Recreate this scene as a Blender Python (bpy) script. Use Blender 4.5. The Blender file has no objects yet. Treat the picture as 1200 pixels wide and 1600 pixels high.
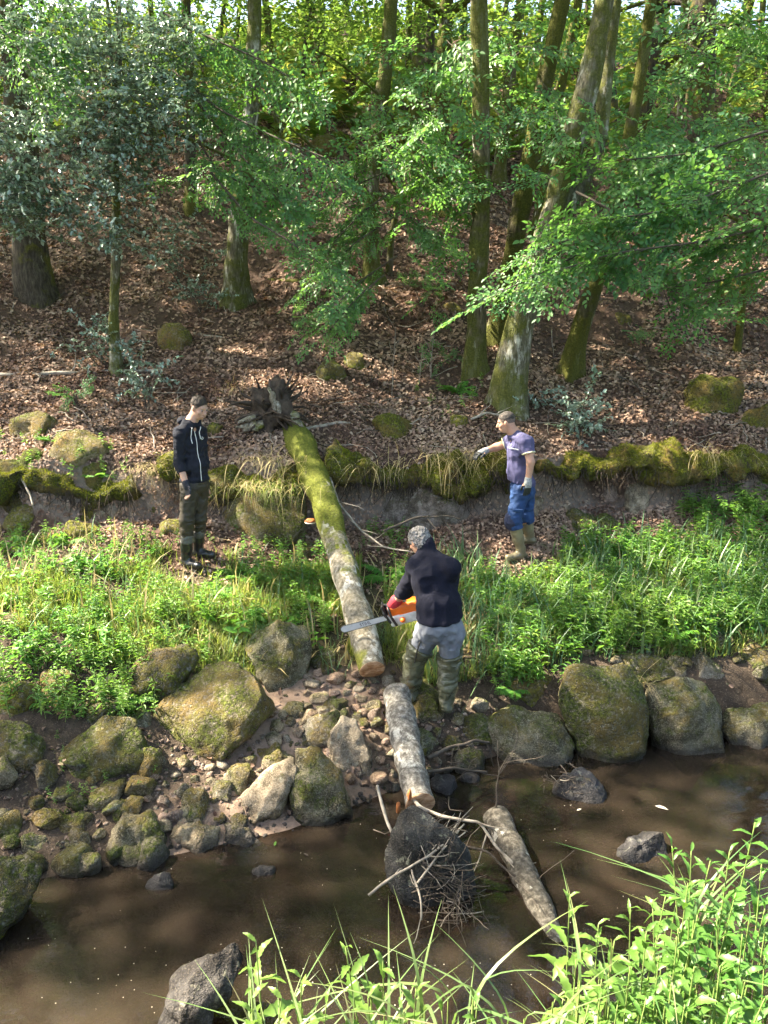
import bpy, math, random
import numpy as np
from mathutils import Vector, Matrix

random.seed(7)
rng = np.random.default_rng(7)
SC = bpy.context.scene
COL = SC.collection

# ------------------------------------------------------------------ camera, sky, sun, exposure
CAM_Z, PITCH, FPX = 3.8, math.radians(15.0), 1202.0
cam_d = bpy.data.cameras.new('camera')
cam = bpy.data.objects.new('camera', cam_d); COL.objects.link(cam)
cam.location = (0, 0, CAM_Z)
cam.rotation_euler = (math.radians(90) - PITCH, 0, 0)
cam_d.sensor_fit = 'VERTICAL'
cam_d.angle = 2 * math.atan(800 / FPX)
cam_d.clip_start = 0.05; cam_d.clip_end = 800
SC.camera = cam

SUN = np.array([-0.66, 0.16, 0.73]); SUN /= np.linalg.norm(SUN)      # direction towards the sun
w = bpy.data.worlds.new('World'); SC.world = w; w.use_nodes = True
wn = w.node_tree
bg = wn.nodes['Background']
sky = wn.nodes.new('ShaderNodeTexSky'); sky.sky_type = 'NISHITA'; sky.sun_disc = False
sky.sun_elevation = math.asin(SUN[2]); sky.sun_rotation = math.atan2(SUN[0], SUN[1])
sky.air_density = 1.0; sky.dust_density = 3.0; sky.ozone_density = 1.0
wn.links.new(sky.outputs[0], bg.inputs[0]); bg.inputs[1].default_value = 0.105
sun_d = bpy.data.lights.new('sun', 'SUN'); sun_d.energy = 5.0; sun_d.angle = math.radians(0.6)
sun_d.color = (1.0, 0.93, 0.80)
sun = bpy.data.objects.new('sun', sun_d); COL.objects.link(sun)
sun.rotation_euler = Vector(-SUN).to_track_quat('-Z', 'Y').to_euler()
sun.location = (-20, 5, 25)
SC.view_settings.view_transform = 'Standard'; SC.view_settings.look = 'None'
SC.view_settings.exposure = 2.72; SC.view_settings.gamma = 1.0
SC.view_settings.use_curve_mapping = False
SC.view_settings.use_white_balance = True; SC.view_settings.white_balance_temperature = 7000; SC.view_settings.white_balance_tint = 10
SC.render.engine = 'CYCLES'
cy = SC.cycles
cy.use_denoising = True; cy.use_adaptive_sampling = True; cy.adaptive_threshold = .03; cy.adaptive_min_samples = 20
cy.max_bounces = 5; cy.diffuse_bounces = 3; cy.glossy_bounces = 2; cy.transmission_bounces = 3
cy.transparent_max_bounces = 6; cy.caustics_reflective = False; cy.caustics_refractive = False
cy.sample_clamp_indirect = 6.0

# ------------------------------------------------------------------ numeric helpers
CT, ST = math.cos(PITCH), math.sin(PITCH)
CR = np.array([1., 0, 0]); CU = np.array([0, ST, CT]); CF = np.array([0, CT, -ST])
CP = np.array([0, 0, CAM_Z])
def ray(u, v):
    d = CF + CR * ((u - 600) / FPX) + CU * ((800 - v) / FPX)
    return d
def at(u, v, y):
    d = ray(u, v); return CP + d * (y / d[1])
def depth(p): return float(np.dot(np.asarray(p) - CP, CF))
def ppm(p): return FPX / depth(p)           # pixels per metre at a point
def unit(a):
    a = np.asarray(a, float); return a / (np.linalg.norm(a) + 1e-12)
def hash3(i, j, k, seed):
    h = (i * 374761393 + j * 668265263 + k * 2147483647 + seed * 1274126177) & 0xffffffff
    h = ((h ^ (h >> 13)) * 1274126177) & 0xffffffff
    h = (h ^ (h >> 16)) & 0xffff
    return h / 32767.5 - 1.0
def vn3(p, seed=0):
    p = np.asarray(p, float); b = np.floor(p); f = p - b; f = f * f * (3 - 2 * f)
    b = b.astype(np.int64); r = 0
    for di in (0, 1):
        wx = f[..., 0] if di else 1 - f[..., 0]
        for dj in (0, 1):
            wy = f[..., 1] if dj else 1 - f[..., 1]
            for dk in (0, 1):
                wz = f[..., 2] if dk else 1 - f[..., 2]
                r = r + wx * wy * wz * hash3(b[..., 0] + di, b[..., 1] + dj, b[..., 2] + dk, seed)
    return r
def fbm(p, seed=0, octs=3, gain=0.5):
    p = np.asarray(p, float); a = 1.0; r = 0
    for o in range(octs):
        r = r + a * vn3(p * (2.03 ** o) + 17.3 * o, seed + o); a *= gain
    return r
def xy(x, y): return np.stack([np.asarray(x, float), np.asarray(y, float), np.zeros_like(np.asarray(x, float))], -1)

# ------------------------------------------------------------------ terrain height
PX = np.array([-9., -4., -2.2, -0.7, 0.4, 1.3, 2.2, 5.0, 12.])
PROF = [  # for each x: (y, z) shore, rock zone, grass edge, before the ledge, ledge foot, ledge top
    [(3.6, 0), (5.0, .70), (6.4, 1.0), (8.2, 1.22), (8.60, 1.40), (8.95, 2.05)],
    [(4.0, 0), (5.3, .62), (6.5, .98), (8.2, 1.22), (8.65, 1.38), (9.00, 2.05)],
    [(4.45, 0), (5.5, .45), (6.4, .86), (8.1, 1.15), (8.70, 1.35), (9.05, 2.03)],
    [(4.95, 0), (5.8, .28), (6.7, .48), (8.2, .98), (9.05, 1.25), (9.35, 2.0)],
    [(5.65, 0), (6.0, .26), (6.7, .46), (8.3, .90), (9.15, 1.25), (9.40, 2.0)],
    [(6.10, 0), (6.4, .35), (6.9, .62), (8.6, .92), (9.25, 1.30), (9.45, 2.0)],
    [(6.25, 0), (6.5, .48), (6.9, .70), (8.6, .95), (9.30, 1.32), (9.48, 2.0)],
    [(6.5, 0), (6.8, .50), (7.2, .72), (8.6, .98), (9.35, 1.34), (9.52, 2.0)],
    [(6.5, 0), (6.9, .50), (7.5, .72), (8.7, 1.0), (9.40, 1.34), (9.60, 2.0)]]
PY = np.array([[q[0] for q in r] for r in PROF]); PZ = np.array([[q[1] for q in r] for r in PROF])
def base_h(x, y):
    x = np.asarray(x, float); y = np.asarray(y, float)
    ky = [np.interp(x, PX, PY[:, j]) for j in range(6)]; kz = [np.interp(x, PX, PZ[:, j]) for j in range(6)]
    jig = 0.10 * np.sin(x * 2.3 + 1.0) + 0.06 * np.sin(x * 5.1)
    ky[4] = ky[4] + jig; ky[5] = ky[5] + jig
    Y = [np.full_like(x, -40.), np.full_like(x, .7), None, None, None, None] 
    nb = 0.55 * (1 / (1 + np.exp(-(x - 1.1) * 3.0)))          # the near bank bulges on the right
    pts = [(-40 + 0 * x, 2.3 + 0 * x), (0.75 + nb, 2.15 + 0 * x), (1.35 + nb, 1.35 + 0 * x), (2.15 + nb, 0.05 + 0 * x),
           (2.6 + nb, -.32 + 0 * x), (ky[0] - 0.8, -.40 + 0 * x), (ky[0], 0 * x - 0.01)]
    for j in range(1, 6): pts.append((ky[j], kz[j]))
    yt = ky[5]
    pts += [(yt + 3, 2.0 + 1.15 + 0 * x), (yt + 9, 2.0 + 4.1 + 0 * x), (yt + 17, 2.0 + 8.3 + 0 * x),
            (yt + 25, 2.0 + 12.2 + 0 * x), (yt + 60, 2.0 + 17 + 0 * x), (yt + 600, 2.0 + 20 + 0 * x)]
    z = np.full_like(x, 2.3)
    for (y0, z0), (y1, z1) in zip(pts[:-1], pts[1:]):
        m = (y >= y0) & (y < y1)
        t = (y - y0) / np.maximum(y1 - y0, 1e-6)
        z = np.where(m, z0 + (z1 - z0) * t, z)
    return z
def hgt(x, y):
    x = np.asarray(x, float); y = np.asarray(y, float)
    z = base_h(x, y)
    far = np.clip((y - 9.4) / 6, 0, 1)
    land = np.clip((z + .02) / .25, 0.15, 1)
    n = fbm(xy(x * .9, y * .9), 3, 3) * .07 * (1 + 2.5 * far) + fbm(xy(x * .22, y * .22), 9, 2) * .45 * far + fbm(xy(x*4, y*4), 21, 2) * .02
    return z + n * land
def H(x, y): return float(hgt(np.array([x]), np.array([y]))[0])
_hx = np.arange(-14, 14.01, .06); _hy = np.concatenate([np.arange(2.0, 12, .04), np.arange(12, 46, .12)])
_hg = hgt(*[a.ravel() for a in np.meshgrid(_hx, _hy)]).reshape(len(_hy), len(_hx))
def hq(x, y):
    """bilinear height lookup"""
    x = np.asarray(x, float); y = np.asarray(y, float)
    fx = np.clip((x + 14) / .06, 0, len(_hx) - 1.001); i = fx.astype(int); fx = fx - i
    fy = np.clip(np.interp(y, _hy, np.arange(len(_hy))), 0, len(_hy) - 1.001); j = fy.astype(int); fy = fy - j
    return (_hg[j, i] * (1 - fx) + _hg[j, i + 1] * fx) * (1 - fy) + (_hg[j + 1, i] * (1 - fx) + _hg[j + 1, i + 1] * fx) * fy
_ys = np.concatenate([np.arange(2.9, 12, .012), np.arange(12, 45, .04)])
def hit(u, v, ymin=2.9):
    d = ray(u, v); P = CP + d * (_ys / d[1])[:, None]
    g = P[:, 2] < hq(P[:, 0], P[:, 1])
    g &= _ys >= ymin
    i = int(np.argmax(g)) if g.any() else len(_ys) - 1
    return P[i]
def whit(u, v, z=0.0):
    d = ray(u, v); return CP + d * ((z - CAM_Z) / d[2])

# ------------------------------------------------------------------ mesh helpers
def make_mesh(name, V, FS, mats=None, smooth=True, fmat=None):
    """V (n,3); FS list of (m,k) index arrays"""
    me = bpy.data.meshes.new(name)
    V = np.asarray(V, np.float32)
    FS = [np.asarray(f, np.int32) for f in FS if len(f)]
    me.vertices.add(len(V)); me.vertices.foreach_set('co', V.ravel())
    li = np.concatenate([f.ravel() for f in FS]); tot = np.concatenate([np.full(len(f), f.shape[1], np.int32) for f in FS])
    me.loops.add(len(li)); me.loops.foreach_set('vertex_index', li)
    me.polygons.add(len(tot))
    st = np.concatenate([[0], np.cumsum(tot)[:-1]]).astype(np.int32)
    me.polygons.foreach_set('loop_start', st)
    me.polygons.foreach_set('loop_total', tot)
    if fmat is not None: me.polygons.foreach_set('material_index', np.asarray(fmat, np.int32))
    me.polygons.foreach_set('use_smooth', np.full(len(tot), bool(smooth)))
    me.update(calc_edges=True); me.validate()
    for m in (mats if isinstance(mats, (list, tuple)) else [mats]):
        if m is not None: me.materials.append(m)
    return me
def tag(o, label=None, cat=None, group=None, kind=None):
    if label: o['label'] = label
    if cat: o['category'] = cat
    if group: o['group'] = group
    if kind: o['kind'] = kind
    return o
def empty(name, loc, label=None, cat=None, group=None):
    o = bpy.data.objects.new(name, None); COL.objects.link(o); o.location = loc
    o.empty_display_size = .1
    return tag(o, label, cat, group)
def obj(name, V, FS, mats, parent=None, loc=None, smooth=True, fmat=None):
    """V in world coordinates; loc = origin for a top-level object"""
    V = np.asarray(V, float)
    if parent is not None: org = world_of(parent)
    else: org = np.asarray(loc if loc is not None else (0, 0, 0), float)
    me = make_mesh(name, V - org, FS, mats, smooth, fmat)
    o = bpy.data.objects.new(name, me); COL.objects.link(o)
    if parent is not None: o.parent = parent
    else: o.location = org
    return o
def world_of(o):
    p = np.array(o.location[:], float)
    while o.parent is not None:
        o = o.parent; p = p + np.array(o.location[:], float)
    return p
class MB:
    def __init__(s): s.V = []; s.F = {}; s.n = 0; s.M = {}
    def add(s, V, FS, m=0):
        V = np.asarray(V, float)
        for f in (FS if isinstance(FS, list) else [FS]):
            f = np.asarray(f, np.int64)
            if len(f) == 0: continue
            s.F.setdefault((f.shape[1], m), []).append(f + s.n)
        s.V.append(V); s.n += len(V); return s
    def out(s):
        keys = sorted(s.F); FS = [np.concatenate(s.F[k]) for k in keys]
        fm = np.concatenate([np.full(len(f), k[1], np.int32) for k, f in zip(keys, FS)])
        return np.concatenate(s.V), FS, fm
    def obj(s, name, mats, parent=None, loc=None, smooth=True):
        V, FS, fm = s.out(); return obj(name, V, FS, mats, parent, loc, smooth, fm)
def frames(P):
    P = np.asarray(P, float); T = np.gradient(P, axis=0); T /= np.linalg.norm(T, axis=1)[:, None] + 1e-12
    a = np.array([0, 0, 1.]) if abs(T[0, 2]) < .8 else np.array([1., 0, 0])
    n = np.cross(T[0], a); n /= np.linalg.norm(n); Ns = []
    for t in T:
        n = n - t * np.dot(n, t); n /= np.linalg.norm(n); Ns.append(n.copy())
    Ns = np.array(Ns); return T, Ns, np.cross(T, Ns)
def resample(P, R, n):
    P = np.asarray(P, float); R = np.asarray(R, float)
    t = np.concatenate([[0], np.cumsum(np.linalg.norm(np.diff(P, axis=0), axis=1))])
    # catmull style smoothing through dense linear resample + blur
    q = np.linspace(0, t[-1], n); X = np.stack([np.interp(q, t, P[:, i]) for i in range(3)], -1); r = np.interp(q, t, R)
    k = max(1, n // (2 * len(P)))
    for _ in range(k):
        X[1:-1] = (X[:-2] + 2 * X[1:-1] + X[2:]) / 4; r[1:-1] = (r[:-2] + 2 * r[1:-1] + r[2:]) / 4
    return X, r
def tube(P, R, n=10, cap=True, noise=0., nf=3., seed=0, flat=1.0):
    P = np.asarray(P, float); R = np.asarray(R, float) * np.ones(len(P)); m = len(P)
    T, A, B = frames(P); a = np.linspace(0, 2 * np.pi, n, endpoint=False)
    ring = np.cos(a)[None, :, None] * A[:, None] + flat * np.sin(a)[None, :, None] * B[:, None]
    rr = R[:, None] * np.ones(n)
    V = P[:, None] + ring * rr[..., None]
    if noise: V = P[:, None] + ring * (rr * (1 + noise * fbm(V * nf, seed, 3)))[..., None]
    V = V.reshape(-1, 3)
    i = np.arange(m - 1)[:, None] * n; j = np.arange(n)[None]; j2 = (j + 1) % n
    F = np.stack([i + j, i + j2, i + n + j2, i + n + j], -1).reshape(-1, 4)
    FS = [F]
    if cap:
        V = np.concatenate([V, P[:1], P[-1:]]); c0, c1 = m * n, m * n + 1
        FS.append(np.concatenate([np.stack([np.full(n, c0), (np.arange(n) + 1) % n, np.arange(n)], -1),
                                  np.stack([np.full(n, c1), (m - 1) * n + np.arange(n), (m - 1) * n + (np.arange(n) + 1) % n], -1)]))
    return V, FS
def scatter(TV, TF, R, T, S):
    """instances of a template merged: R (N,3,3) T (N,3) S (N,) or (N,3)"""
    TV = np.asarray(TV, float); S = np.asarray(S, float); 
    S = S[:, None] * np.ones(3) if S.ndim == 1 else S
    V = np.einsum('nij,nkj->nki', R, TV[None] * S[:, None, :]) + T[:, None]
    N, K = len(T), len(TV)
    off = (np.arange(N) * K)[:, None, None]
    return V.reshape(-1, 3), [(np.asarray(f)[None] + off).reshape(-1, np.asarray(f).shape[1]) for f in TF]
def rotz(a):
    a = np.asarray(a, float); c, s = np.cos(a), np.sin(a); o = np.zeros_like(a); e = np.ones_like(a)
    return np.stack([np.stack([c, -s, o], -1), np.stack([s, c, o], -1), np.stack([o, o, e], -1)], -2)
def rotx(a):
    a = np.asarray(a, float); c, s = np.cos(a), np.sin(a); o = np.zeros_like(a); e = np.ones_like(a)
    return np.stack([np.stack([e, o, o], -1), np.stack([o, c, -s], -1), np.stack([o, s, c], -1)], -2)
def roty(a):
    a = np.asarray(a, float); c, s = np.cos(a), np.sin(a); o = np.zeros_like(a); e = np.ones_like(a)
    return np.stack([np.stack([c, o, s], -1), np.stack([o, e, o], -1), np.stack([-s, o, c], -1)], -2)
def ico(sub):
    import bmesh
    bm = bmesh.new(); bmesh.ops.create_icosphere(bm, subdivisions=sub, radius=1)
    V = np.array([v.co[:] for v in bm.verts]); F = np.array([[v.index for v in f.verts] for f in bm.faces]); bm.free()
    return V, F
ICO = {k: ico(k) for k in (1, 2, 3, 4, 5)}
# ------------------------------------------------------------------ materials
class NT:
    def __init__(s, name):
        s.m = bpy.data.materials.new(name); s.m.use_nodes = True; s.t = s.m.node_tree
        s.b = s.t.nodes['Principled BSDF']; s.b.inputs['Specular IOR Level'].default_value = .16; s.o = s.t.nodes['Material Output']
    def n(s, typ, props=None, **ins):
        nd = s.t.nodes.new('ShaderNode' + typ)
        for k, v in (props or {}).items(): setattr(nd, k, v)
        for k, v in ins.items():
            k = k.replace('_', ' ')
            if k.startswith('i') and k[1:].isdigit(): k = int(k[1:])
            s.set(nd.inputs[k], v)
        return nd
    def set(s, sock, v):
        if isinstance(v, bpy.types.NodeSocket): s.t.links.new(v, sock)
        elif isinstance(v, (tuple, list)) and len(v) == 3 and sock.type == 'RGBA': sock.default_value = (*v, 1)
        else: sock.default_value = v
    def noise(s, scale, detail=4, rough=.55, vec=None, dim='3D', dist=0.):
        nd = s.n('TexNoise', Scale=scale, Detail=detail, Roughness=rough, Distortion=dist)
        if vec is not None: s.t.links.new(vec, nd.inputs['Vector'])
        return nd.outputs['Fac']
    def ramp(s, fac, stops):
        nd = s.t.nodes.new('ShaderNodeValToRGB'); e = nd.color_ramp.elements
        while len(e) < len(stops): e.new(.5)
        for i, (p, c) in enumerate(stops):
            e[i].position = p; e[i].color = (*c, 1) if len(c) == 3 else c
        s.t.links.new(fac, nd.inputs[0]); return nd.outputs[0]
    def step(s, fac, a, b):
        return s.n('MapRange', Value=fac, From_Min=a, From_Max=b).outputs[0]
    def mix(s, f, a, b, mode='MIX'):
        nd = s.t.nodes.new('ShaderNodeMix'); nd.data_type = 'RGBA'; nd.blend_type = mode
        s.set(nd.inputs[0], f); s.set(nd.inputs[6], a); s.set(nd.inputs[7], b); return nd.outputs[2]
    def math(s, op, a, b=0.0):
        nd = s.t.nodes.new('ShaderNodeMath'); nd.operation = op; s.set(nd.inputs[0], a); s.set(nd.inputs[1], b); return nd.outputs[0]
    def pos(s): return s.n('NewGeometry').outputs['Position']
    def nz(s):
        g = s.n('NewGeometry'); sp = s.n('SeparateXYZ', Vector=g.outputs['True Normal']); return sp.outputs[2]
    def island(s): return s.n('NewGeometry').outputs['Random Per Island']
    def bump(s, h, strength=.5, dist=.02):
        nd = s.n('Bump', Strength=strength, Distance=dist, Height=h); s.t.links.new(nd.outputs[0], s.b.inputs['Normal']); return nd.outputs[0]
    def col(s, c): s.set(s.b.inputs['Base Color'], c)
    def par(s, **k):
        for a, v in k.items(): s.set(s.b.inputs[a.replace('_', ' ')], v)
        return s
    def vmul(s, vec, v):
        nd = s.t.nodes.new('ShaderNodeVectorMath'); nd.operation = 'MULTIPLY'; s.set(nd.inputs[0], vec); nd.inputs[1].default_value = v; return nd.outputs[0]

def rock_mat(name, stone=(.165, .145, .108), stone2=(.075, .066, .048), moss=.4, mosscol=(.085, .105, .020), wet=False, speck=.5):
    s = NT(name); p = s.pos()
    big = s.noise(2.6, 3, .6, p); mid = s.noise(11, 4, .7, p); fine = s.noise(85, 2, .7, p)
    c = s.ramp(s.noise(5, 4, .68, p), [(.30, tuple(k * .6 for k in stone2)), (.44, stone2), (.56, stone), (.74, tuple(min(1, k * 1.5) for k in stone))])
    c = s.mix(s.math('MULTIPLY', s.step(fine, .5, .72), speck), c, (.50, .45, .36))
    c = s.mix(s.math('MULTIPLY', s.step(fine, .46, .30), .6), c, (.045, .04, .032))
    # lichen crusts
    lim = s.step(s.noise(14, 3, .6, p), .60, .68)
    c = s.mix(s.math('MULTIPLY', lim, .40), c, (.36, .37, .30))
    # moss favours tops and hollows, in ragged patches
    up = s.math('MULTIPLY', s.nz(), .30)
    mm = s.math('ADD', s.math('ADD', big, s.math('MULTIPLY', mid, .55)), up)
    e = 1.24 - moss * .80
    mask = s.math('MULTIPLY', s.step(mm, e, e + .22), s.step(s.noise(30, 3, .7, p), .36, .54))
    mc = s.ramp(s.noise(38, 2, .65, p), [(.28, tuple(k * .30 for k in mosscol)), (.52, mosscol), (.76, tuple(k * 2.1 for k in mosscol))])
    mc = s.mix(s.step(s.noise(4.0, 1, .5, p), .42, .66), mc, (.17, .125, .045))
    c = s.mix(s.math('MULTIPLY', mask, .92), c, mc)
    oi = s.n('ObjectInfo').outputs['Random']
    c = s.mix(1.0, c, s.ramp(oi, [(0, (.70, .70, .74)), (.35, (1.0, .98, .95)), (.65, (1.12, 1.02, .88)), (1, (.82, .88, .80))]), 'MULTIPLY')
    # waterline: wet stone is darker and glossier near the stream
    z = s.n('SeparateXYZ', Vector=p).outputs[2]
    wl = s.step(s.math('ADD', z, s.math('MULTIPLY', mid, .08)), .14, .07)
    c = s.mix(s.math('MULTIPLY', wl, .75), c, (.028, .026, .026)); s.col(c)
    r = s.math('SUBTRACT', .93, s.math('MULTIPLY', wl, .5)); s.par(Roughness=r)
    h = s.math('ADD', s.math('MULTIPLY', mid, .7), s.math('MULTIPLY', fine, s.math('ADD', .28, s.math('MULTIPLY', mask, .5))))
    s.bump(h, 1.0, .05); return s.m
def bark_mat(name, c0=(.095, .080, .048), c1=(.19, .165, .11), moss=.5, lichen=.3, mosscol=(.100, .095, .018), vs=.25):
    s = NT(name); p = s.pos(); ps = s.vmul(p, (1, 1, vs))
    rid = s.noise(26, 6, .68, ps); big = s.noise(1.9, 4, .6, p); mid = s.noise(7, 5, .65, p)
    c = s.ramp(rid, [(.3, tuple(k * .35 for k in c0)), (.48, c0), (.7, c1)])
    lm = s.step(s.math('ADD', s.noise(5.5, 6, .7, ps), s.math('MULTIPLY', big, .25)), .80 - .28 * lichen, .86 - .28 * lichen)
    c = s.mix(s.math('MULTIPLY', lm, .85), c, (.48, .47, .42))
    mm = s.math('ADD', big, s.math('MULTIPLY', mid, .5)); e = 1.05 - .62 * moss
    mask = s.step(mm, e, e + .14)
    mc = s.ramp(s.noise(45, 4, .6, p), [(.25, tuple(k * .45 for k in mosscol)), (.55, mosscol), (.8, tuple(k * 1.8 for k in mosscol))])
    c = s.mix(s.math('MULTIPLY', mask, .9), c, mc); s.col(c); s.par(Roughness=.9)
    s.bump(s.math('ADD', rid, s.math('MULTIPLY', s.math('MULTIPLY', s.noise(60, 3, .6, p), mask), .6)), .8, .03); return s.m
def leaf_mat(name, stops, trans, tfac=.4, rough=.45, spec=.4, noise=False):
    s = NT(name)
    isl = s.island()
    c = s.ramp(isl, stops)
    c = s.mix(.35, c, s.ramp(s.noise(.9, 2, .5, s.pos()), [(.35, stops[0][1]), (.65, stops[-1][1])]))
    s.col(c); s.par(Roughness=rough); s.b.inputs['Specular IOR Level'].default_value = spec
    tr = s.n('BsdfTranslucent'); s.set(tr.inputs[0], s.mix(.5, trans, s.mix(1.0, c, (2.2, 2.2, 1.6), 'MULTIPLY')))
    mx = s.n('MixShader'); mx.inputs[0].default_value = tfac
    s.t.links.new(s.b.outputs[0], mx.inputs[1]); s.t.links.new(tr.outputs[0], mx.inputs[2]); s.t.links.new(mx.outputs[0], s.o.inputs[0])
    return s.m
def plain_mat(name, c, rough=.6, spec=.5, metal=0., nscale=0, namt=.25, bscale=0, bstr=.3, bdist=.01, stretch=None):
    s = NT(name); p = s.pos()
    if nscale:
        f = s.noise(nscale, 5, .6, p)
        cc = s.ramp(f, [(.3, tuple(k * (1 - namt) for k in c)), (.7, tuple(min(1, k * (1 + namt)) for k in c))]); s.col(cc)
    else: s.col(c)
    s.par(Roughness=rough, Metallic=metal); s.b.inputs['Specular IOR Level'].default_value = spec
    if bscale: s.bump(s.noise(bscale, 4, .55, s.vmul(p, stretch) if stretch else p), bstr, bdist)
    return s.m

M = {}
M['rock'] = rock_mat('granite_bare', moss=.50)
M['rock_pale'] = rock_mat('granite_pale', (.27, .225, .165), (.13, .108, .078), moss=.20)
M['rock_moss'] = rock_mat('granite_mossy', moss=.80)
M['rock_mossy2'] = rock_mat('granite_heavy_moss', moss=1.02, mosscol=(.135, .145, .018))
M['rock_dark'] = rock_mat('granite_wet', (.044, .045, .050), (.022, .022, .025), moss=.12, speck=.12)
M['rock_pink'] = rock_mat('granite_pink', (.26, .185, .145), (.13, .092, .072), moss=.16)
M['bank_face'] = rock_mat('earth_face', (.24, .20, .17), (.10, .08, .06), moss=.30, speck=.2)
M['moss'] = rock_mat('moss_cover', (.06, .06, .02), (.035, .03, .012), moss=1.05, mosscol=(.105, .125, .016))
M['bark'] = bark_mat('bark_mossy', moss=.72, lichen=.45, mosscol=(.085, .092, .018))
M['bark_pale'] = bark_mat('bark_pale', (.10, .092, .064), (.22, .205, .16), moss=.66, lichen=.55, mosscol=(.085, .092, .018))
M['bark_dark'] = bark_mat('bark_dark', (.05, .042, .032), (.10, .085, .06), moss=.5, lichen=.1)
M['bark_green'] = bark_mat('bark_green', (.06, .052, .03), (.12, .105, .06), moss=.80, lichen=.25, mosscol=(.075, .078, .013))
M['bark_birch'] = bark_mat('bark_birch', (.12, .11, .095), (.33, .315, .28), moss=.3, lichen=.42, vs=1.0)
M['bark_sunk'] = bark_mat('bark_sunk', (.075, .066, .052), (.21, .19, .155), moss=.25, lichen=.35, vs=1.0)
M['bark_log'] = bark_mat('bark_log', (.17, .15, .11), (.34, .31, .25), moss=.48, lichen=.45, mosscol=(.15, .16, .02), vs=1.0)
M['log_moss'] = bark_mat('log_moss', (.10, .09, .05), (.2, .18, .12), moss=.92, lichen=.22, mosscol=(.115, .13, .017), vs=1.0)
M['twig'] = plain_mat('twig_bark', (.075, .060, .046), .9, .3, 0, 12, .5, 40, .5, .005)
M['twig_pale'] = plain_mat('twig_pale_bark', (.27, .235, .19), .9, .15, 0, 14, .5, 40, .5, .005)
M['root'] = plain_mat('root_earth', (.055, .042, .032), .95, .2, 0, 9, .6, 30, .8, .02)
def cut_mat():
    s = NT('sawn_wood'); p = s.n('TexCoord').outputs['Object']
    c = s.ramp(s.noise(16, 5, .65, s.vmul(p, (1, 1, 3))), [(.3, (.22, .10, .05)), (.5, (.42, .25, .14)), (.72, (.60, .42, .27))])
    s.col(c); s.par(Roughness=.85); s.bump(s.noise(60, 4, .6, p), .5, .005); return s.m
M['cut'] = cut_mat()
M['cut_orange'] = plain_mat('torn_wood', (.38, .13, .04), .85, .3, 0, 20, .5, 60, .6, .006)
M['litter'] = leaf_mat('beech_litter', [(0, (.060, .033, .023)), (.35, (.145, .083, .060)), (.65, (.245, .152, .110)), (.88, (.37, .25, .185)), (1, (.50, .38, .28))], (.28, .13, .06), .10, .7, .12)
M['beech'] = leaf_mat('beech_leaf', [(0, (.035, .115, .050)), (.5, (.055, .165, .065)), (.85, (.085, .215, .065)), (1, (.16, .26, .05))], (.20, .42, .05), .42, .42, .3)
M['canopy'] = leaf_mat('canopy_leaf', [(0, (.030, .085, .025)), (.5, (.055, .135, .03)), (.88, (.10, .19, .035)), (1, (.20, .23, .04))], (.20, .34, .045), .42, .5, .2)
M['holly'] = leaf_mat('holly_leaf', [(0, (.035, .085, .045)), (.45, (.075, .145, .085)), (.75, (.16, .25, .18)), (1, (.40, .50, .43))], (.10, .20, .08), .10, .28, 1.0)  # paler stops paint the sky's sheen into the leaf colour
M['weed'] = leaf_mat('weed_leaf', [(0, (.045, .13, .03)), (.5, (.075, .20, .04)), (.85, (.12, .26, .045)), (1, (.22, .28, .05))], (.24, .48, .05), .35, .45, .4)
M['balsam'] = leaf_mat('foreground_leaf', [(0, (.03, .105, .018)), (.45, (.055, .16, .026)), (.85, (.095, .20, .035)), (1, (.19, .20, .045))], (.14, .30, .03), .28, .42, .4)
M['fern'] = leaf_mat('fern_frond', [(0, (.05, .17, .03)), (.6, (.085, .24, .035)), (1, (.16, .30, .04))], (.22, .42, .05), .35, .5, .3)
M['bracken'] = leaf_mat('bracken_frond', [(0, (.06, .15, .03)), (.6, (.11, .21, .035)), (.9, (.19, .22, .045)), (1, (.26, .15, .06))], (.22, .34, .045), .4, .6, .2)
M['grass'] = leaf_mat('grass_blade', [(0, (.06, .12, .022)), (.45, (.11, .19, .03)), (.8, (.20, .25, .05)), (1, (.36, .31, .13))], (.35, .46, .05), .35, .5, .3)
M['tallgrass'] = leaf_mat('tall_grass_blade', [(0, (.04, .12, .035)), (.5, (.075, .18, .045)), (.85, (.14, .22, .06)), (1, (.30, .26, .14))], (.20, .32, .05), .28, .42, .4)
M['sedge'] = leaf_mat('sedge_blade', [(0, (.045, .11, .05)), (.6, (.08, .17, .08)), (1, (.20, .24, .10))], (.15, .3, .08), .25, .42, .4)
M['drygrass'] = leaf_mat('dry_grass_blade', [(0, (.22, .17, .075)), (.5, (.36, .29, .14)), (1, (.50, .43, .24))], (.4, .3, .12), .25, .7, .2)
M['mossfuzz'] = leaf_mat('moss_tuft', [(0, (.045, .060, .010)), (.5, (.105, .125, .015)), (1, (.22, .22, .022))], (.24, .25, .02), .2, .8, .1)
M['stem'] = plain_mat('plant_stem', (.16, .22, .06), .6, .3, 0, 20, .3)
M['stem_red'] = plain_mat('dry_stem', (.20, .12, .07), .8, .3, 0, 20, .4)
M['foam'] = plain_mat('floating_speck', (.62, .56, .44), .8, .3)
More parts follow.
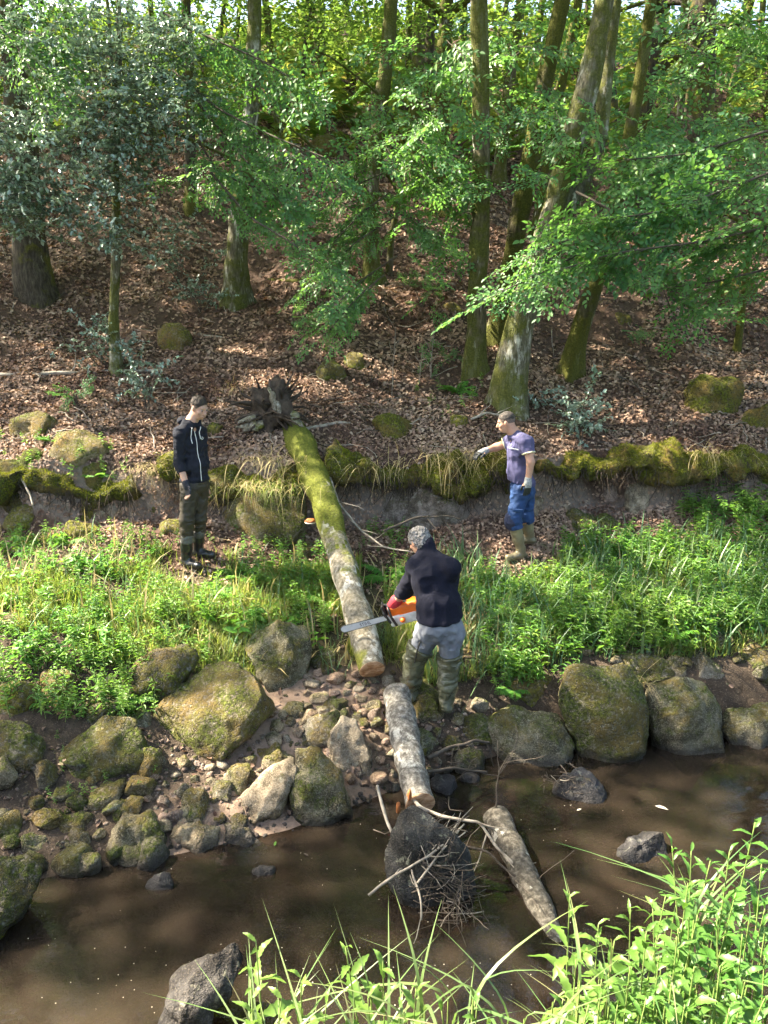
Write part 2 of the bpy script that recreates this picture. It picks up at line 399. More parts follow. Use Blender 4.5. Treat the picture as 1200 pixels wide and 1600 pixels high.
def ground_mat():
    s = NT('ground_soil'); p = s.pos()
    a = s.n('Attribute', {'attribute_name': 'zone'}).outputs['Color']
    n = s.noise(9, 7, .68, p); f = s.noise(70, 3, .6, p)
    c = s.mix(1.0, a, s.ramp(n, [(.25, (.45, .42, .40)), (.5, (.95, .95, .95)), (.78, (1.5, 1.45, 1.35))]), 'MULTIPLY')
    c = s.mix(s.math('MULTIPLY', s.step(f, .58, .72), .4), c, (.35, .27, .20))
    s.col(c); s.par(Roughness=.95); s.bump(s.math('ADD', n, s.math('MULTIPLY', f, .5)), .9, .03); return s.m
M['ground'] = ground_mat()
def water_mat():
    s = NT('stream_water_surface'); p = s.pos()
    silt = s.noise(.75, 3, .5, p)
    c = s.ramp(silt, [(.38, (.016, .0125, .010)), (.60, (.036, .027, .019)), (.76, (.080, .060, .042))])
    s.col(c); s.par(Roughness=.035, IOR=1.33); s.b.inputs['Specular IOR Level'].default_value = .5
    h = s.math('ADD', s.noise(5, 2, .5, s.vmul(p, (.7, 1.3, 1))), s.math('MULTIPLY', s.noise(22, 2, .5, p), .15))
    nrm = s.bump(h, .15, .02)
    tr = s.n('BsdfTransparent', Color=(.52, .40, .28))
    gl = s.n('BsdfGlossy', Roughness=.03); s.t.links.new(nrm, gl.inputs['Normal'])
    mx = s.n('MixShader'); mx.inputs[0].default_value = .36
    s.t.links.new(s.b.outputs[0], mx.inputs[1]); s.t.links.new(tr.outputs[0], mx.inputs[2])
    fr = s.n('Fresnel', IOR=1.33); s.t.links.new(nrm, fr.inputs['Normal'])
    m2 = s.n('MixShader'); s.t.links.new(s.math('MULTIPLY', fr.outputs[0], .5), m2.inputs[0])
    s.t.links.new(mx.outputs[0], m2.inputs[1]); s.t.links.new(gl.outputs[0], m2.inputs[2])
    s.t.links.new(m2.outputs[0], s.o.inputs[0]); return s.m
M['water'] = water_mat()
# ------------------------------------------------------------------ ground and water
def axis(segs):
    a = [np.arange(p, q, s) for p, q, s in segs]; return np.concatenate(a + [[segs[-1][1]]])
gx = axis([(-120, -30, 10), (-30, -8, 1.0), (-8, 8, .07), (8, 30, 1.0), (30, 120, 10)])
gy = axis([(-40, 0, 4), (0, 2.6, .1), (2.6, 11.5, .055), (11.5, 32, .16), (32, 60, 1.2), (60, 300, 20)])
X, Y = np.meshgrid(gx, gy); Z = hgt(X.ravel(), Y.ravel()).reshape(X.shape)
nx, ny = len(gx), len(gy)
V = np.stack([X, Y, Z], -1).reshape(-1, 3)
I = (np.arange(ny - 1)[:, None] * nx + np.arange(nx - 1)[None]).ravel()
ground = obj('ground', V, [np.stack([I, I + 1, I + nx + 1, I + nx], -1)], M['ground'])
tag(ground, kind='structure')
def zone_col(x, y, z):
    n = fbm(xy(x * 1.3, y * 1.3), 40, 3)
    k = [np.interp(x, PX, PY[:, j]) for j in range(6)]
    hill = np.array([.075, .047, .034]); soil = np.array([.075, .062, .034]); mud = np.array([.060, .045, .033]); sand = np.array([.27, .19, .14])
    bed = np.array([.075, .056, .038]); near = np.array([.05, .06, .025]); clay = np.array([.17, .135, .11])
    C = np.tile(bed, (len(x), 1)); 
    C[y < 2.9] = near
    m = (y > k[0] - .05) & (y < k[2] + .1 * n)
    g = np.clip(1.15 - np.abs(x + .75) / 1.0 + .5 * n, 0, 1)[:, None]
    C = np.where(m[:, None], mud * (1 - g) + sand * g, C)
    m = (y >= k[2] + .1 * n); C = np.where(m[:, None], soil, C)
    m = (y >= k[3] + .2 * n); C = np.where(m[:, None], hill * 1.2, C)
    m = (y >= k[4] - .1); C = np.where(m[:, None], clay, C)
    m = (y >= k[5] - .06); C = np.where(m[:, None], hill, C)
    return C
ZC = zone_col(V[:, 0], V[:, 1], V[:, 2])
at_ = ground.data.attributes.new('zone', 'FLOAT_COLOR', 'POINT')
at_.data.foreach_set('color', np.concatenate([ZC, np.ones((len(ZC), 1))], 1).astype(np.float32).ravel())
wx = axis([(-60, -8, 4), (-8, 8, .5), (8, 60, 4)]); wy = axis([(1.2, 8, .4)])
A, B = np.meshgrid(wx, wy); n_ = len(wx)
I = (np.arange(len(wy) - 1)[:, None] * n_ + np.arange(n_ - 1)[None]).ravel()
water = obj('stream_water', np.stack([A, B, 0 * A], -1).reshape(-1, 3), [np.stack([I, I + 1, I + n_ + 1, I + n_], -1)], M['water'])
tag(water, kind='structure')

# ------------------------------------------------------------------ stones traced by outline, each with its own depth
TUFT_V = np.array([[-.12, 0, 0], [.12, 0, 0], [0, .15, 1.0]]); TUFT_F = [np.array([[0, 1, 2]])]
def rand_rot(n, tilt=.6, r=rng):
    return rotz(r.uniform(0, 2 * np.pi, n)) @ rotx(r.normal(0, tilt, n))
def tri_areas(V, F):
    a, b, c = V[F[:, 0]], V[F[:, 1]], V[F[:, 2]]; n = np.cross(b - a, c - a); l = np.linalg.norm(n, axis=1); return l / 2, n / (l[:, None] + 1e-12)
def surf_points(V, F, n, r=rng):
    A, N = tri_areas(V, F); i = r.choice(len(F), n, p=A / A.sum()); q = r.random((n, 2)); m = q.sum(1) > 1; q[m] = 1 - q[m]
    a, b, c = V[F[i, 0]], V[F[i, 1]], V[F[i, 2]]
    return a + (b - a) * q[:, :1] + (c - a) * q[:, 1:], N[i]
def frame_from(N, r=rng):
    """rotation matrices whose local z is N"""
    t = np.cross(N, r.normal(0, 1, N.shape)); t /= np.linalg.norm(t, axis=1)[:, None] + 1e-9
    b = np.cross(N, t); return np.stack([t, b, N], -1)
def tufts(V, F, n, size, upmin=-.1, seed=0, thresh=-.15):
    r = np.random.default_rng(seed + 100)
    P, N = surf_points(V, F, n, r)
    k = (N[:, 2] > upmin) & (fbm(P * 5, seed, 2) > thresh); P, N = P[k], N[k]
    N = N + r.normal(0, .45, N.shape); N /= np.linalg.norm(N, axis=1)[:, None]
    return scatter(TUFT_V * [1, 1, 1], TUFT_F, frame_from(N, r), P - N * size * .1, r.uniform(.5, 1.3, len(P)) * size)
def poly_radius(poly):
    c = (poly.min(0) + poly.max(0)) / 2 * .5 + poly.mean(0) * .5
    q = np.concatenate([poly, poly[:1]]); P = np.concatenate([q[i] + (q[i + 1] - q[i]) * np.linspace(0, 1, 30, endpoint=False)[:, None] for i in range(len(poly))])
    d = P - c; a = np.arctan2(-d[:, 1], d[:, 0]); o = np.argsort(a); a = a[o]; r = np.hypot(d[:, 0], d[:, 1])[o]
    g = np.linspace(-np.pi, np.pi, 181); rr = np.interp(g, np.concatenate([a - 2 * np.pi, a, a + 2 * np.pi]), np.tile(r, 3))
    for _ in range(2): rr = (np.roll(rr[:-1], 1) + 2 * rr[:-1] + np.roll(rr[:-1], -1)) / 4; rr = np.append(rr, rr[0])
    return c, g, rr
ROCKS = []
def rock(name, poly, label, mat='rock', thick=.62, sink=.12, sub=4, group=None, moss=0, y=None, cat='boulder', facet=1.0):
    poly = np.array(poly, float); seed = len(ROCKS) * 7 + 3; r = np.random.default_rng(seed)
    vb = poly[:, 1].max(); vt = poly[:, 1].min(); low = poly[poly[:, 1] > vb - .25 * (vb - vt)]; ub = low[:, 0].mean()
    base = hit(ub, vb - .04 * (vb - vt)) if y is None else at(ub, vb, y)
    if base[2] < 0 and y is None: base = whit(ub, vb - 2)
    hh = vb - vt; k = (poly[:, 1] - vt) / hh; poly[:, 1] += np.clip((k - .6) / .4, 0, 1) * sink * hh
    c, g, rr = poly_radius(poly); rr = rr * 1.07; D0 = depth(base); s0 = D0 / FPX
    t = thick * .5 * math.sqrt(np.ptp(poly[:, 0]) * np.ptp(poly[:, 1])) * s0
    D = D0 + t * .75; s = D / FPX
    ctr = CP + (CF + CR * (c[0] - 600) / FPX + CU * (800 - c[1]) / FPX) * D
    S, F = ICO[sub]; a = np.arctan2(S[:, 1], S[:, 0]); rho = np.hypot(S[:, 0], S[:, 1]); zz = S[:, 2]
    rad = np.interp(a, g, rr) * s
    # compensate perspective so the outline keeps its size
    V = ctr + CR * (rad * rho ** .62 * np.cos(a))[:, None] + CU * (rad * rho ** .62 * np.sin(a))[:, None] + CF * (t * np.sign(zz) * np.abs(zz) ** .78)[:, None]
    size = math.sqrt(np.ptp(poly[:, 0]) * np.ptp(poly[:, 1])) * s
    n0 = unit(-CF + CU * r.uniform(.0, .55) + CR * r.uniform(-.3, .3)); d = (V - ctr) @ n0; off = d.max() * r.uniform(.45, .62); V = V - n0 * (np.clip(d - off, 0, None) * .9)[:, None]   # one broad split face
    for _ in range(int(9 * facet)):                     # broken, worn faces
        nrm = unit(-CF * r.uniform(.4, 1) + CR * r.normal(0, .5) + CU * r.normal(.2, .5)); d = (V - ctr) @ nrm
        off = d.max() * r.uniform(.62, .9); over = np.clip(d - off, 0, None); V = V - nrm * (over * .92)[:, None]
    nn = V - ctr; nn = nn / (np.linalg.norm(nn, axis=1)[:, None] + 1e-9)
    V = V + nn * (size * .075 * fbm(V * 2.6 / size, seed, 3) + .020 * fbm(V * 9, seed, 3, .6))[:, None]
    loc = np.array([ctr[0], ctr[1], V[:, 2].min()])
    o = obj(name, V, [F], M[mat], None, loc); tag(o, label, cat, group)
    if moss:
        tv, tf = tufts(V, F, int(moss * size * size * (16000 if mat == 'moss' else 9000)), .034 if mat == 'moss' else .026, .05, seed, -.5 if mat == 'moss' else -.1)
        if len(tv): tag(obj('moss_growth', tv, tf, M['mossfuzz'], o), kind='stuff')
    ROCKS.append((ctr, size, o)); return o, V, F
def E(u0, v0, u1, v1, n=9, j=.12, seed=0):
    r = np.random.default_rng(int(u0 * 31 + v0 * 7 + seed) & 0xffff); a = np.linspace(0, 2 * np.pi, n, endpoint=False) + r.uniform(-.2, .2, n)
    k = np.maximum(np.abs(np.cos(a)), np.abs(np.sin(a))) ** .55
    q = (1 - r.uniform(0, j * 2, n)) / k ** .5
    return [((u0 + u1) / 2 + (u1 - u0) / 2 * math.cos(t) * f, (v0 + v1) / 2 + (v1 - v0) / 2 * math.sin(t) * f) for t, f in zip(a, q)]
BO = 'boulder'
RL = [
 # left group below the grass
 (BO, [(247,1120),(262,1075),(330,1022),(372,1020),(405,1070),(417,1118),(350,1160),(292,1190),(262,1165)], 'largest slanted grey slab with thin moss below the sunny grass', 'rock_moss', .7, .4),
 (BO, [(192,1085),(200,1050),(235,1025),(285,1010),(300,1030),(280,1070),(235,1100),(205,1100)], 'rounded boulder under bright green moss, left above the largest slab', 'rock_mossy2', .7, 1),
 (BO, [(385,985),(430,972),(475,985),(477,1040),(465,1085),(440,1080),(410,1050),(385,1020)], 'wedge shaped boulder just left of the sawn log end, grass on top', 'rock', .8, .2),
 (BO, [(98,1190),(105,1160),(150,1135),(200,1135),(222,1160),(220,1200),(170,1220),(120,1225),(100,1210)], 'broad mossy boulder low on the left bank', 'rock_moss', .8, .7),
 (BO, [(220,1170),(248,1175),(250,1205),(225,1228),(212,1210)], 'small green stone wedged right of the broad mossy boulder', 'rock_moss', .8, .3),
 (BO, [(-30,1140),(30,1130),(60,1160),(60,1190),(30,1215),(-30,1222)], 'mossy boulder cut by the left photo edge, halfway up the stones', 'rock_moss', .8, .6),
 (BO, [(-60,1350),(0,1345),(30,1345),(60,1370),(55,1395),(20,1440),(0,1470),(-60,1490)], 'large dark boulder with green top at the left edge of the stream', 'rock_moss', .8, .9),
 (BO, [(175,1300),(195,1275),(225,1278),(255,1305),(262,1335),(240,1352),(205,1345),(180,1330)], 'round rough grey boulder at the waterline on the left', 'rock', .8, 0),
 (BO, [(262,1318),(275,1295),(310,1287),(338,1300),(336,1330),(300,1336),(268,1334)], 'flat pale stone sloping into the water beside the round boulder', 'rock_pale', .8, 0),
 (BO, [(130,1262),(150,1235),(190,1217),(198,1230),(170,1262),(140,1270)], 'tilted oblong stone under the broad mossy boulder', 'rock', .8, .1),
 (BO, [(165,1282),(172,1258),(205,1243),(222,1252),(215,1275),(190,1290)], 'greyish green stone right below the tilted oblong one', 'rock_moss', .8, .2),
 (BO, [(375,1280),(380,1240),(410,1210),(455,1192),(463,1210),(445,1255),(420,1290),(390,1296)], 'egg shaped pale granite boulder leaning right at the water edge', 'rock_pale', .8, 0),
 (BO, [(460,1176),(500,1178),(525,1205),(545,1240),(553,1275),(510,1297),(480,1295),(465,1265),(460,1220)], 'tall grey boulder with a wet dark foot standing in the water', 'rock', .8, 0),
 (BO, [(513,1185),(520,1150),(537,1127),(555,1128),(572,1160),(588,1205),(575,1222),(545,1218),(520,1200)], 'upright pointed pale boulder left of the birch log', 'rock_pale', .8, 0),
 (BO, E(278,1228,328,1285), 'blocky stone in the middle of the sandy patch', 'rock', .8, 0),
 (BO, E(325,1218,362,1256), 'small square stone right of the blocky one on sand', 'rock', .8, 0),
 (BO, [(350,1240),(352,1205),(370,1187),(392,1195),(388,1225),(370,1245)], 'upright stone behind the egg shaped boulder', 'rock', .8, 0),
 (BO, [(385,1195),(400,1172),(430,1165),(452,1180),(448,1200),(400,1208)], 'low grey stone above the egg shaped boulder', 'rock', .8, .1),
 (BO, [(236,1288),(250,1272),(282,1270),(286,1285),(270,1297),(240,1296)], 'flat pinkish stone right of the round boulder', 'rock_pink', .8, 0),
 (BO, [(338,1290),(370,1287),(405,1310),(430,1328),(380,1325),(340,1318)], 'low wedge of stone pointing into the water', 'rock', .9, 0),
 (BO, E(-10,1265,35,1315), 'mossy stone at the left edge above the stream', 'rock_moss', .8, .3),
 (BO, E(40,1262,95,1300), 'small green stone low on the left, beside the edge stone', 'rock_moss', .8, .3),
 (BO, E(76,1268,140,1312), 'dark flat stone in the lower left heap', 'rock', .8, .1),
 (BO, E(80,1228,126,1264), 'little grey stone on mud under the broad mossy boulder', 'rock', .8, 0),
 (BO, E(95,1297,142,1347), 'grey stone in front of the lower left heap', 'rock', .8, 0),
 (BO, E(100,1330,160,1378), 'lowest grey stone of the left heap, at the water', 'rock', .8, 0),
 (BO, E(18,1303,82,1345), 'flat dark stone between the edge boulders on the left', 'rock', .8, .1),
 (BO, E(-20,1058,58,1130), 'moss covered boulder at the left edge under the weeds', 'rock_mossy2', .8, .6),
 (BO, E(50,1043,118,1112), 'boulder half buried in weeds near the left edge', 'rock_moss', .8, .5),
 (BO, E(118,1085,192,1142), 'overgrown boulder above the broad mossy one', 'rock_moss', .8, .5),
 (BO, E(185,1105,235,1150), 'dark stone under the bright moss boulder', 'rock', .8, .1),
 # gully
 (BO, E(503,1088,548,1126), 'dark rounded stone right under the sawn log end', 'rock', .8, 0),
 (BO, [(468,1150),(485,1125),(520,1118),(542,1130),(535,1158),(500,1176),(475,1172)], 'flat mossy stone above the upright pointed boulder', 'rock', .8, .1),
 (BO, [(640,1110),(645,1070),(668,1062),(685,1085),(684,1115),(668,1132),(648,1130)], 'stone under the left foot of the man with the saw', 'rock_moss', .9, .1),
 (BO, E(700,1113,766,1162), 'green grey stone behind the heel of the man sawing', 'rock_moss', .8, .2),
 (BO, E(706,1165,762,1212), 'rough grey stone right of the birch log', 'rock', .8, 0),
 (BO, E(673,1208,717,1244), 'wet black stone beside the birch log foot', 'rock_dark', .8, 0),
 (BO, E(717,1207,754,1227), 'small flat wet stone at the water near the birch log', 'rock_dark', .8, 0),
 (BO, E(440,1095,478,1128), 'grey stone between the largest slab and the cobbles', 'rock', .8, 0),
 (BO, E(640,1138,680,1186), 'grey stone pressed against the birch log', 'rock', .8, 0),
 (BO, [(486,1040),(500,1015),(522,1018),(524,1045),(505,1058)], 'mossy stone just left of the sawn log end', 'rock_moss', .8, .4),
 # right bank
 (BO, [(760,1165),(772,1130),(800,1110),(840,1108),(870,1120),(890,1165),(885,1185),(845,1198),(800,1185)], 'low rounded boulder at the water, first right of the man sawing', 'rock', .8, .1),
 (BO, [(878,1090),(890,1050),(940,1043),(990,1045),(1003,1080),(1012,1130),(1000,1170),(960,1200),(935,1205),(905,1180),(890,1140)], 'tallest granite boulder on the right bank, moss on its top', 'rock_moss', .75, .25),
 (BO, [(1015,1100),(1030,1075),(1090,1060),(1120,1065),(1130,1110),(1133,1160),(1085,1180),(1030,1186),(1018,1150)], 'squarish granite boulder right of the tallest one', 'rock', .75, .25),
 (BO, [(1133,1140),(1145,1115),(1180,1103),(1240,1108),(1240,1168),(1190,1172),(1145,1165)], 'low boulder in the water at the right edge', 'rock', .8, .1),
 (BO, [(1136,1035),(1150,1008),(1190,1003),(1240,1010),(1240,1070),(1170,1074),(1145,1065)], 'round boulder with bright moss at the right edge', 'rock_moss', .8, .7),
 (BO, [(940,1045),(955,1018),(990,1006),(1030,1020),(1042,1050),(1010,1075),(960,1070)], 'boulder lying behind the tallest one, leaf specked', 'rock_moss', .8, .2),
 (BO, [(1070,1040),(1090,1018),(1140,1045),(1180,1085),(1172,1112),(1130,1108),(1085,1075)], 'slanted brown slab above the squarish boulder', 'rock', .7, .1),
 (BO, E(765,1048,880,1112), 'overgrown mossy boulder under weeds, right of the man sawing', 'rock_mossy2', .8, .8),
 (BO, E(1030,1020,1085,1075), 'grey boulder in the gap behind the squarish one', 'rock', .8, .1),
 (BO, E(1172,1070,1230,1110), 'small dark stone between the right edge boulders', 'rock', .8, .1),
 (BO, E(800,990,870,1045), 'half hidden mossy stone among weeds on the right', 'rock_mossy2', .8, .5),
 (BO, E(985,975,1040,1015), 'small stone at the weeds edge above the boulders', 'rock', .8, .2),
 (BO, E(1090,985,1140,1025), 'brown stone under hanging weeds on the right', 'rock', .8, .1),
 # standing in the stream
 (BO, [(866,1240),(885,1212),(915,1203),(940,1225),(953,1245),(945,1258),(900,1252)], 'dark wet wedge of rock with twigs, below the tallest boulder', 'rock_dark', .9, 0),
 (BO, [(945,1345),(985,1315),(1035,1303),(1041,1345),(1000,1352)], 'wet black rock breaking the water on the right', 'rock_dark', .9, 0),
 (BO, [(597,1352),(618,1285),(640,1258),(668,1265),(712,1310),(733,1360),(736,1402),(702,1418),(650,1395),(606,1368)], 'dark pointed rock in midstream under a heap of twigs', 'rock_dark', .42, 0),
 (BO, [(245,1600),(262,1550),(300,1525),(345,1500),(378,1483),(375,1510),(350,1560),(320,1600),(300,1650),(250,1650)], 'long black wet rock in the stream at the bottom', 'rock_dark', .6, 0),
 (BO, E(228,1362,270,1402), 'tiny wet stone poking from the water on the left', 'rock_dark', .8, 0),
 (BO, E(390,1355,432,1376), 'low wet stone just breaking the water', 'rock_dark', .9, 0),
]
for nm, poly, lab, mt, th, ms in RL:
    small = (max(p[0] for p in poly) - min(p[0] for p in poly)) < 70
    rock(nm, poly, lab, mt, th, .16, 4 if small else 5, None, ms * 1.0)
# mossy boulders along the ledge and on the leafy slope
RU = [
 ([(65,705),(85,680),(120,668),(155,685),(172,705),(140,722),(80,720)], 'grey boulder with a moss rim above the left bank', 'rock_moss', 1.0),
 ([(90,745),(95,722),(140,712),(190,715),(206,735),(200,765),(150,775),(105,770)], 'broad hump of yellow moss on the left bank', 'moss', 2.2),
 (E(208,708,278,762), 'moss hump just left of the man in the black hoodie', 'moss', 2.2),
 (E(322,700,374,772), 'dark green moss hump just right of the man in the hoodie', 'moss', 2.2),
 ([(340,800),(350,765),(400,748),(455,750),(480,770),(478,820),(440,845),(380,850),(350,840)], 'big boulder draped in dry grass left of the fallen trunk', 'rock_moss', 1.2),
 (E(74,778,156,818), 'yellow green moss cushion low on the left bank', 'moss', 2.2),
 (E(204,760,278,808), 'moss cushion behind the legs of the man in the hoodie', 'moss', 2.0),
 (E(5,788,76,836), 'mossy stone at the foot of the left bank', 'rock_mossy2', 1.6),
 (E(248,808,294,842), 'small mossy stone at the heel of the man in the hoodie', 'rock_mossy2', 1.5),
 (E(-20,716,92,768), 'moss bank at the far left edge', 'moss', 2.0),
 (E(370,705,470,765), 'turf lump with hanging dry grass under the root plate', 'moss', 1.0),
 (E(243,503,301,557), 'dark green mossy boulder on the leaves, upper left', 'rock_mossy2', 1.6),
 (E(494,558,541,606), 'mossy boulder on the leaves in mid slope', 'rock_mossy2', 1.6),
 (E(535,545,570,580), 'small mossy stone touching the mid slope boulder', 'rock_mossy2', 1.4),
 (E(320,660,347,682), 'little moss cushion behind the head of the man in the hoodie', 'moss', 1.6),
 (E(8,640,95,692), 'low mossy rocks among leaves at the far left', 'rock_moss', 1.0),
 ([(893,830),(890,800),(905,790),(930,805),(936,830),(915,842)], 'pointed mossy rock right of the man in the purple shirt', 'rock_moss', .8),
 (E(928,802,966,838), 'brown rock beside the pointed mossy one', 'rock_moss', .5),
 ([(1070,640),(1075,605),(1100,590),(1150,592),(1160,620),(1155,650),(1100,655)], 'mossy old stump on the slope at the right', 'moss', 1.4),
 (E(1160,630,1230,685), 'moss covered log end at the right edge', 'moss', 1.4),
 (E(575,650,660,690), 'low mossy mound right of the fallen trunk on the slope', 'moss', 1.2),
 (E(700,645,735,672), 'mossy stone near the foot of the big double trunk', 'rock_mossy2', 1.3),
 (E(950,485,985,515), 'mossy stone far up the slope right of the leaning trunk', 'rock_mossy2', 1.2),
 (E(480,200,530,250), 'dark mossy outcrop near the top of the slope', 'rock_mossy2', .6),
 (E(1120,430,1190,480), 'mossy hollow stump at the right, under beech leaves', 'rock_mossy2', .8),
 (E(-10,768,70,800), 'mossy boulder in the bank face at the far left', 'rock_mossy2', 1.6),
 (E(95,812,160,850), 'low mossy stone on leaves below the yellow moss cushion', 'rock_mossy2', 1.4),
 (E(20,700,75,735), 'bright moss cushion on top of the bank, far left', 'moss', 2.0),
 (E(160,775,215,812), 'mossy stone in the bank face between the cushions', 'rock_moss', 1.2),
 (E(455,845,500,875), 'dark stone half hidden in weeds left of the trunk', 'rock_moss', .6),
 (E(285,770,330,815), 'mossy stone behind the knees of the man in the hoodie', 'rock_mossy2', 1.4),
 (E(690,470,730,495), 'mossy stone between the trunks in mid slope', 'rock_mossy2', .9),
]
for poly, lab, mt, ms in RU: rock('boulder', poly, lab, mt, .8, .2, 4, None, ms)
# bare rock faces in the ledge
RB = [
 ([(560,815),(580,775),(640,768),(700,775),(770,790),(775,815),(700,835),(600,838)], 'bare grey rock face under the turf edge, between log and men', 'bank_face'),
 ([(900,765),(925,750),(985,748),(1010,770),(1000,790),(930,795)], 'pinkish rock face in the ledge right of the man in purple', 'rock_pink'),
 ([(975,790),(985,760),(1010,755),(1020,780),(1010,800),(990,803)], 'upright pale stone in the right ledge', 'rock_pale'),
 ([(1020,775),(1035,755),(1110,752),(1220,748),(1230,778),(1120,788),(1040,792)], 'long bare rock face in the ledge at the right edge', 'bank_face'),
 ([(790,790),(800,765),(850,755),(890,765),(895,795),(840,810)], 'shaded rock face in the ledge behind the man in purple', 'bank_face'),
 ([(150,800),(160,765),(205,760),(215,790),(200,815)], 'dark earth face between moss humps on the left bank', 'bank_face'),
]
for poly, lab, mt in RB: rock('rock_face', poly, lab, mt, .6, .15, 4, None, 0, cat='rock')

# small stones: six shapes shared between all of them
def cobble_mesh(seed, mt):
    r = np.random.default_rng(seed); S, F = ICO[3]; V = S * [1, r.uniform(.7, .95), r.uniform(.5, .75)]
    for _ in range(9):
        nrm = unit(r.normal(0, 1, 3)); d = V @ nrm; off = d.max() * r.uniform(.52, .82); V = V - nrm * (np.clip(d - off, 0, None) * .96)[:, None]
    V = V + S * (.05 * fbm(S * 2.2, seed, 3))[:, None]
    return make_mesh('cobble', V, [F], M[mt])
COB = [cobble_mesh(s, m) for s, m in ((1, 'rock'), (2, 'rock_pink'), (3, 'rock'), (4, 'rock_pale'), (5, 'rock_pink'), (6, 'rock_moss'))]
def cobbles(n, region, label, group, smin, smax, kinds, seed):
    r = np.random.default_rng(seed); placed = []
    tries = 0
    while len(placed) < n and tries < 4000:
        tries += 1
        u, v = r.uniform(region[0], region[2]), r.uniform(region[1], region[3])
        p = hit(u, v)
        if p[2] < -.02: continue
        s = r.uniform(smin, smax)
        if any(np.hypot(*(p[:2] - q[:2])) < (s + t) * .50 for q, t in placed): continue
        if any(np.hypot(*(p[:2] - c[:2])) < sz * .26 for c, sz, _ in ROCKS): continue
        placed.append((p, s))
        me = COB[int(r.choice(kinds))]; o = bpy.data.objects.new('cobble', me); COL.objects.link(o)
        o.location = (p[0], p[1], p[2] + s * .12); o.scale = (s * .6, s * .6, s * .6)
        o.rotation_euler = (r.normal(0, .35), r.normal(0, .35), r.uniform(0, 6.28)); tag(o, label, 'stone', group)
cobbles(90, (478, 1052, 640, 1135), 'fist sized pinkish stone in the pile under the sawn log end', 'stones under the sawn log end', .08, .21, [0, 1, 2, 3, 4], 11)
cobbles(44, (640, 1100, 765, 1215), 'small grey stone on the bank between birch log and right boulders', 'stones right of the birch log', .08, .20, [0, 1, 2, 5], 12)
cobbles(54, (420, 1115, 620, 1235), 'small stone between the pale boulders left of the birch log', 'stones left of the birch log', .07, .16, [0, 1, 3, 4], 13)
cobbles(60, (0, 1180, 240, 1400), 'small grey stone in the muddy heap on the lower left bank', 'stones on the lower left bank', .10, .30, [0, 2, 5], 14)
cobbles(34, (230, 1190, 400, 1300), 'small stone lying on the pale sand patch', 'stones on the sand patch', .06, .15, [0, 1, 3], 15)
cobbles(24, (760, 1000, 1200, 1060), 'small stone tucked between the right bank boulders and weeds', 'stones behind the right boulders', .08, .2, [0, 2, 5], 16)

def gravel():
    r = np.random.default_rng(91); S, F = ICO[1]; P = []
    for (u0, v0, u1, v1, n) in ((230, 1150, 480, 1330, 1500), (430, 1060, 680, 1260, 1500), (0, 1150, 250, 1400, 900), (640, 1100, 780, 1230, 500)):
        d = [hit(r.uniform(u0, u1), r.uniform(v0, v1)) for _ in range(n // 2)]; P += [p + [r.normal(0, .01), r.normal(0, .01), .002] for p in d if p[2] > -.03]
    P = np.array(P); n = len(P); mb = MB()
    for k in range(2):
        m = np.arange(n) % 2 == k; V_ = S * [1, .8, .55] * (1 + .35 * fbm(S * 1.7, 60 + k, 2))[:, None]
        mb.add(*scatter(V_, [F], rand_rot(int(m.sum()), .3, r), P[m], .008 + .028 * r.random(int(m.sum())) ** 2.5), m=k)
    o = mb.obj('gravel', [M['rock'], M['rock_pink']]); tag(o, 'gravel and small pebbles on the sandy bank', 'gravel', kind='stuff')
gravel()
# turf edge of the ledge: mossy, overhanging, lumpy
def turf(pts, rad, label, ydist, seed, dn=0):
    P = [at(u, v, ydist(u)) for u, v in pts]; Q, R = resample(P, np.full(len(P), rad), int(40 * len(P)))
    R = R * .92 * (1 + .6 * fbm(xy(Q[:, 0] * 2.2, Q[:, 0] * 0), seed, 2)); Q = Q + np.stack([0 * R, .10 * fbm(xy(Q[:, 0] * 2.1, 5 + 0 * R), seed, 2), .11 * fbm(xy(Q[:, 0] * 2.9, 9 + 0 * R), seed, 2)], -1); V, FS = tube(Q, R, 26, True, .75, 3.4, seed, .8)
    V = V + np.array([0, 0, 1.]) * (.06 * fbm(V * 6, seed + 5, 2))[:, None]
    t = empty('turf_edge', (Q[:, 0].mean(), Q[:, 1].mean(), Q[:, 2].min()), label, 'turf')
    fq = FS[0]; tri = np.concatenate([fq[:, :3], fq[:, [0, 2, 3]]])
    obj('turf', V, FS, M['moss'], t)
    tv, tf = tufts(V, tri, int(60000 * rad * np.linalg.norm(P[-1] - P[0])), .030, -.15, seed, -.4); g = obj('moss_growth', tv, tf, M['mossfuzz'], t); tag(g, kind='stuff')
    # roots and dead stalks hanging from the overhang
    r = np.random.default_rng(seed); mb = MB()
    for _ in range(dn):
        i = r.integers(0, len(Q)); p = Q[i] + [r.normal(0, .03), -rad * .8, r.uniform(-.1, .06)]
        L = r.uniform(.08, .36); q = [p]
        d = np.array([r.normal(0, .25), r.uniform(-.35, 0), -1.])
        for k in range(4): q.append(q[-1] + d * L / 4); d = d + r.normal(0, .3, 3) * [1, .6, .2]
        mb.add(*tube(q, np.linspace(.006, .002, 5), 4, False))
    if dn: g = mb.obj('hanging_roots', M['root'], t); tag(g, kind='stuff')
    return t
yl = lambda u: np.interp((u - 600) / FPX * 10, PX, PY[:, 5]) - .12
turf([(838,728),(900,725),(1000,729),(1100,722),(1200,718),(1330,714)], .17, 'long mossy turf edge of the ledge, right of the man in purple', yl, 31, 260)
turf([(515,730),(560,735),(620,738),(680,742),(740,745),(800,738)], .20, 'mossy turf edge of the ledge between fallen trunk and man in purple', yl, 32, 220)
turf([(-80,742),(0,745),(80,752),(150,760),(215,750)], .20, 'mossy turf edge along the left bank', yl, 33, 160)
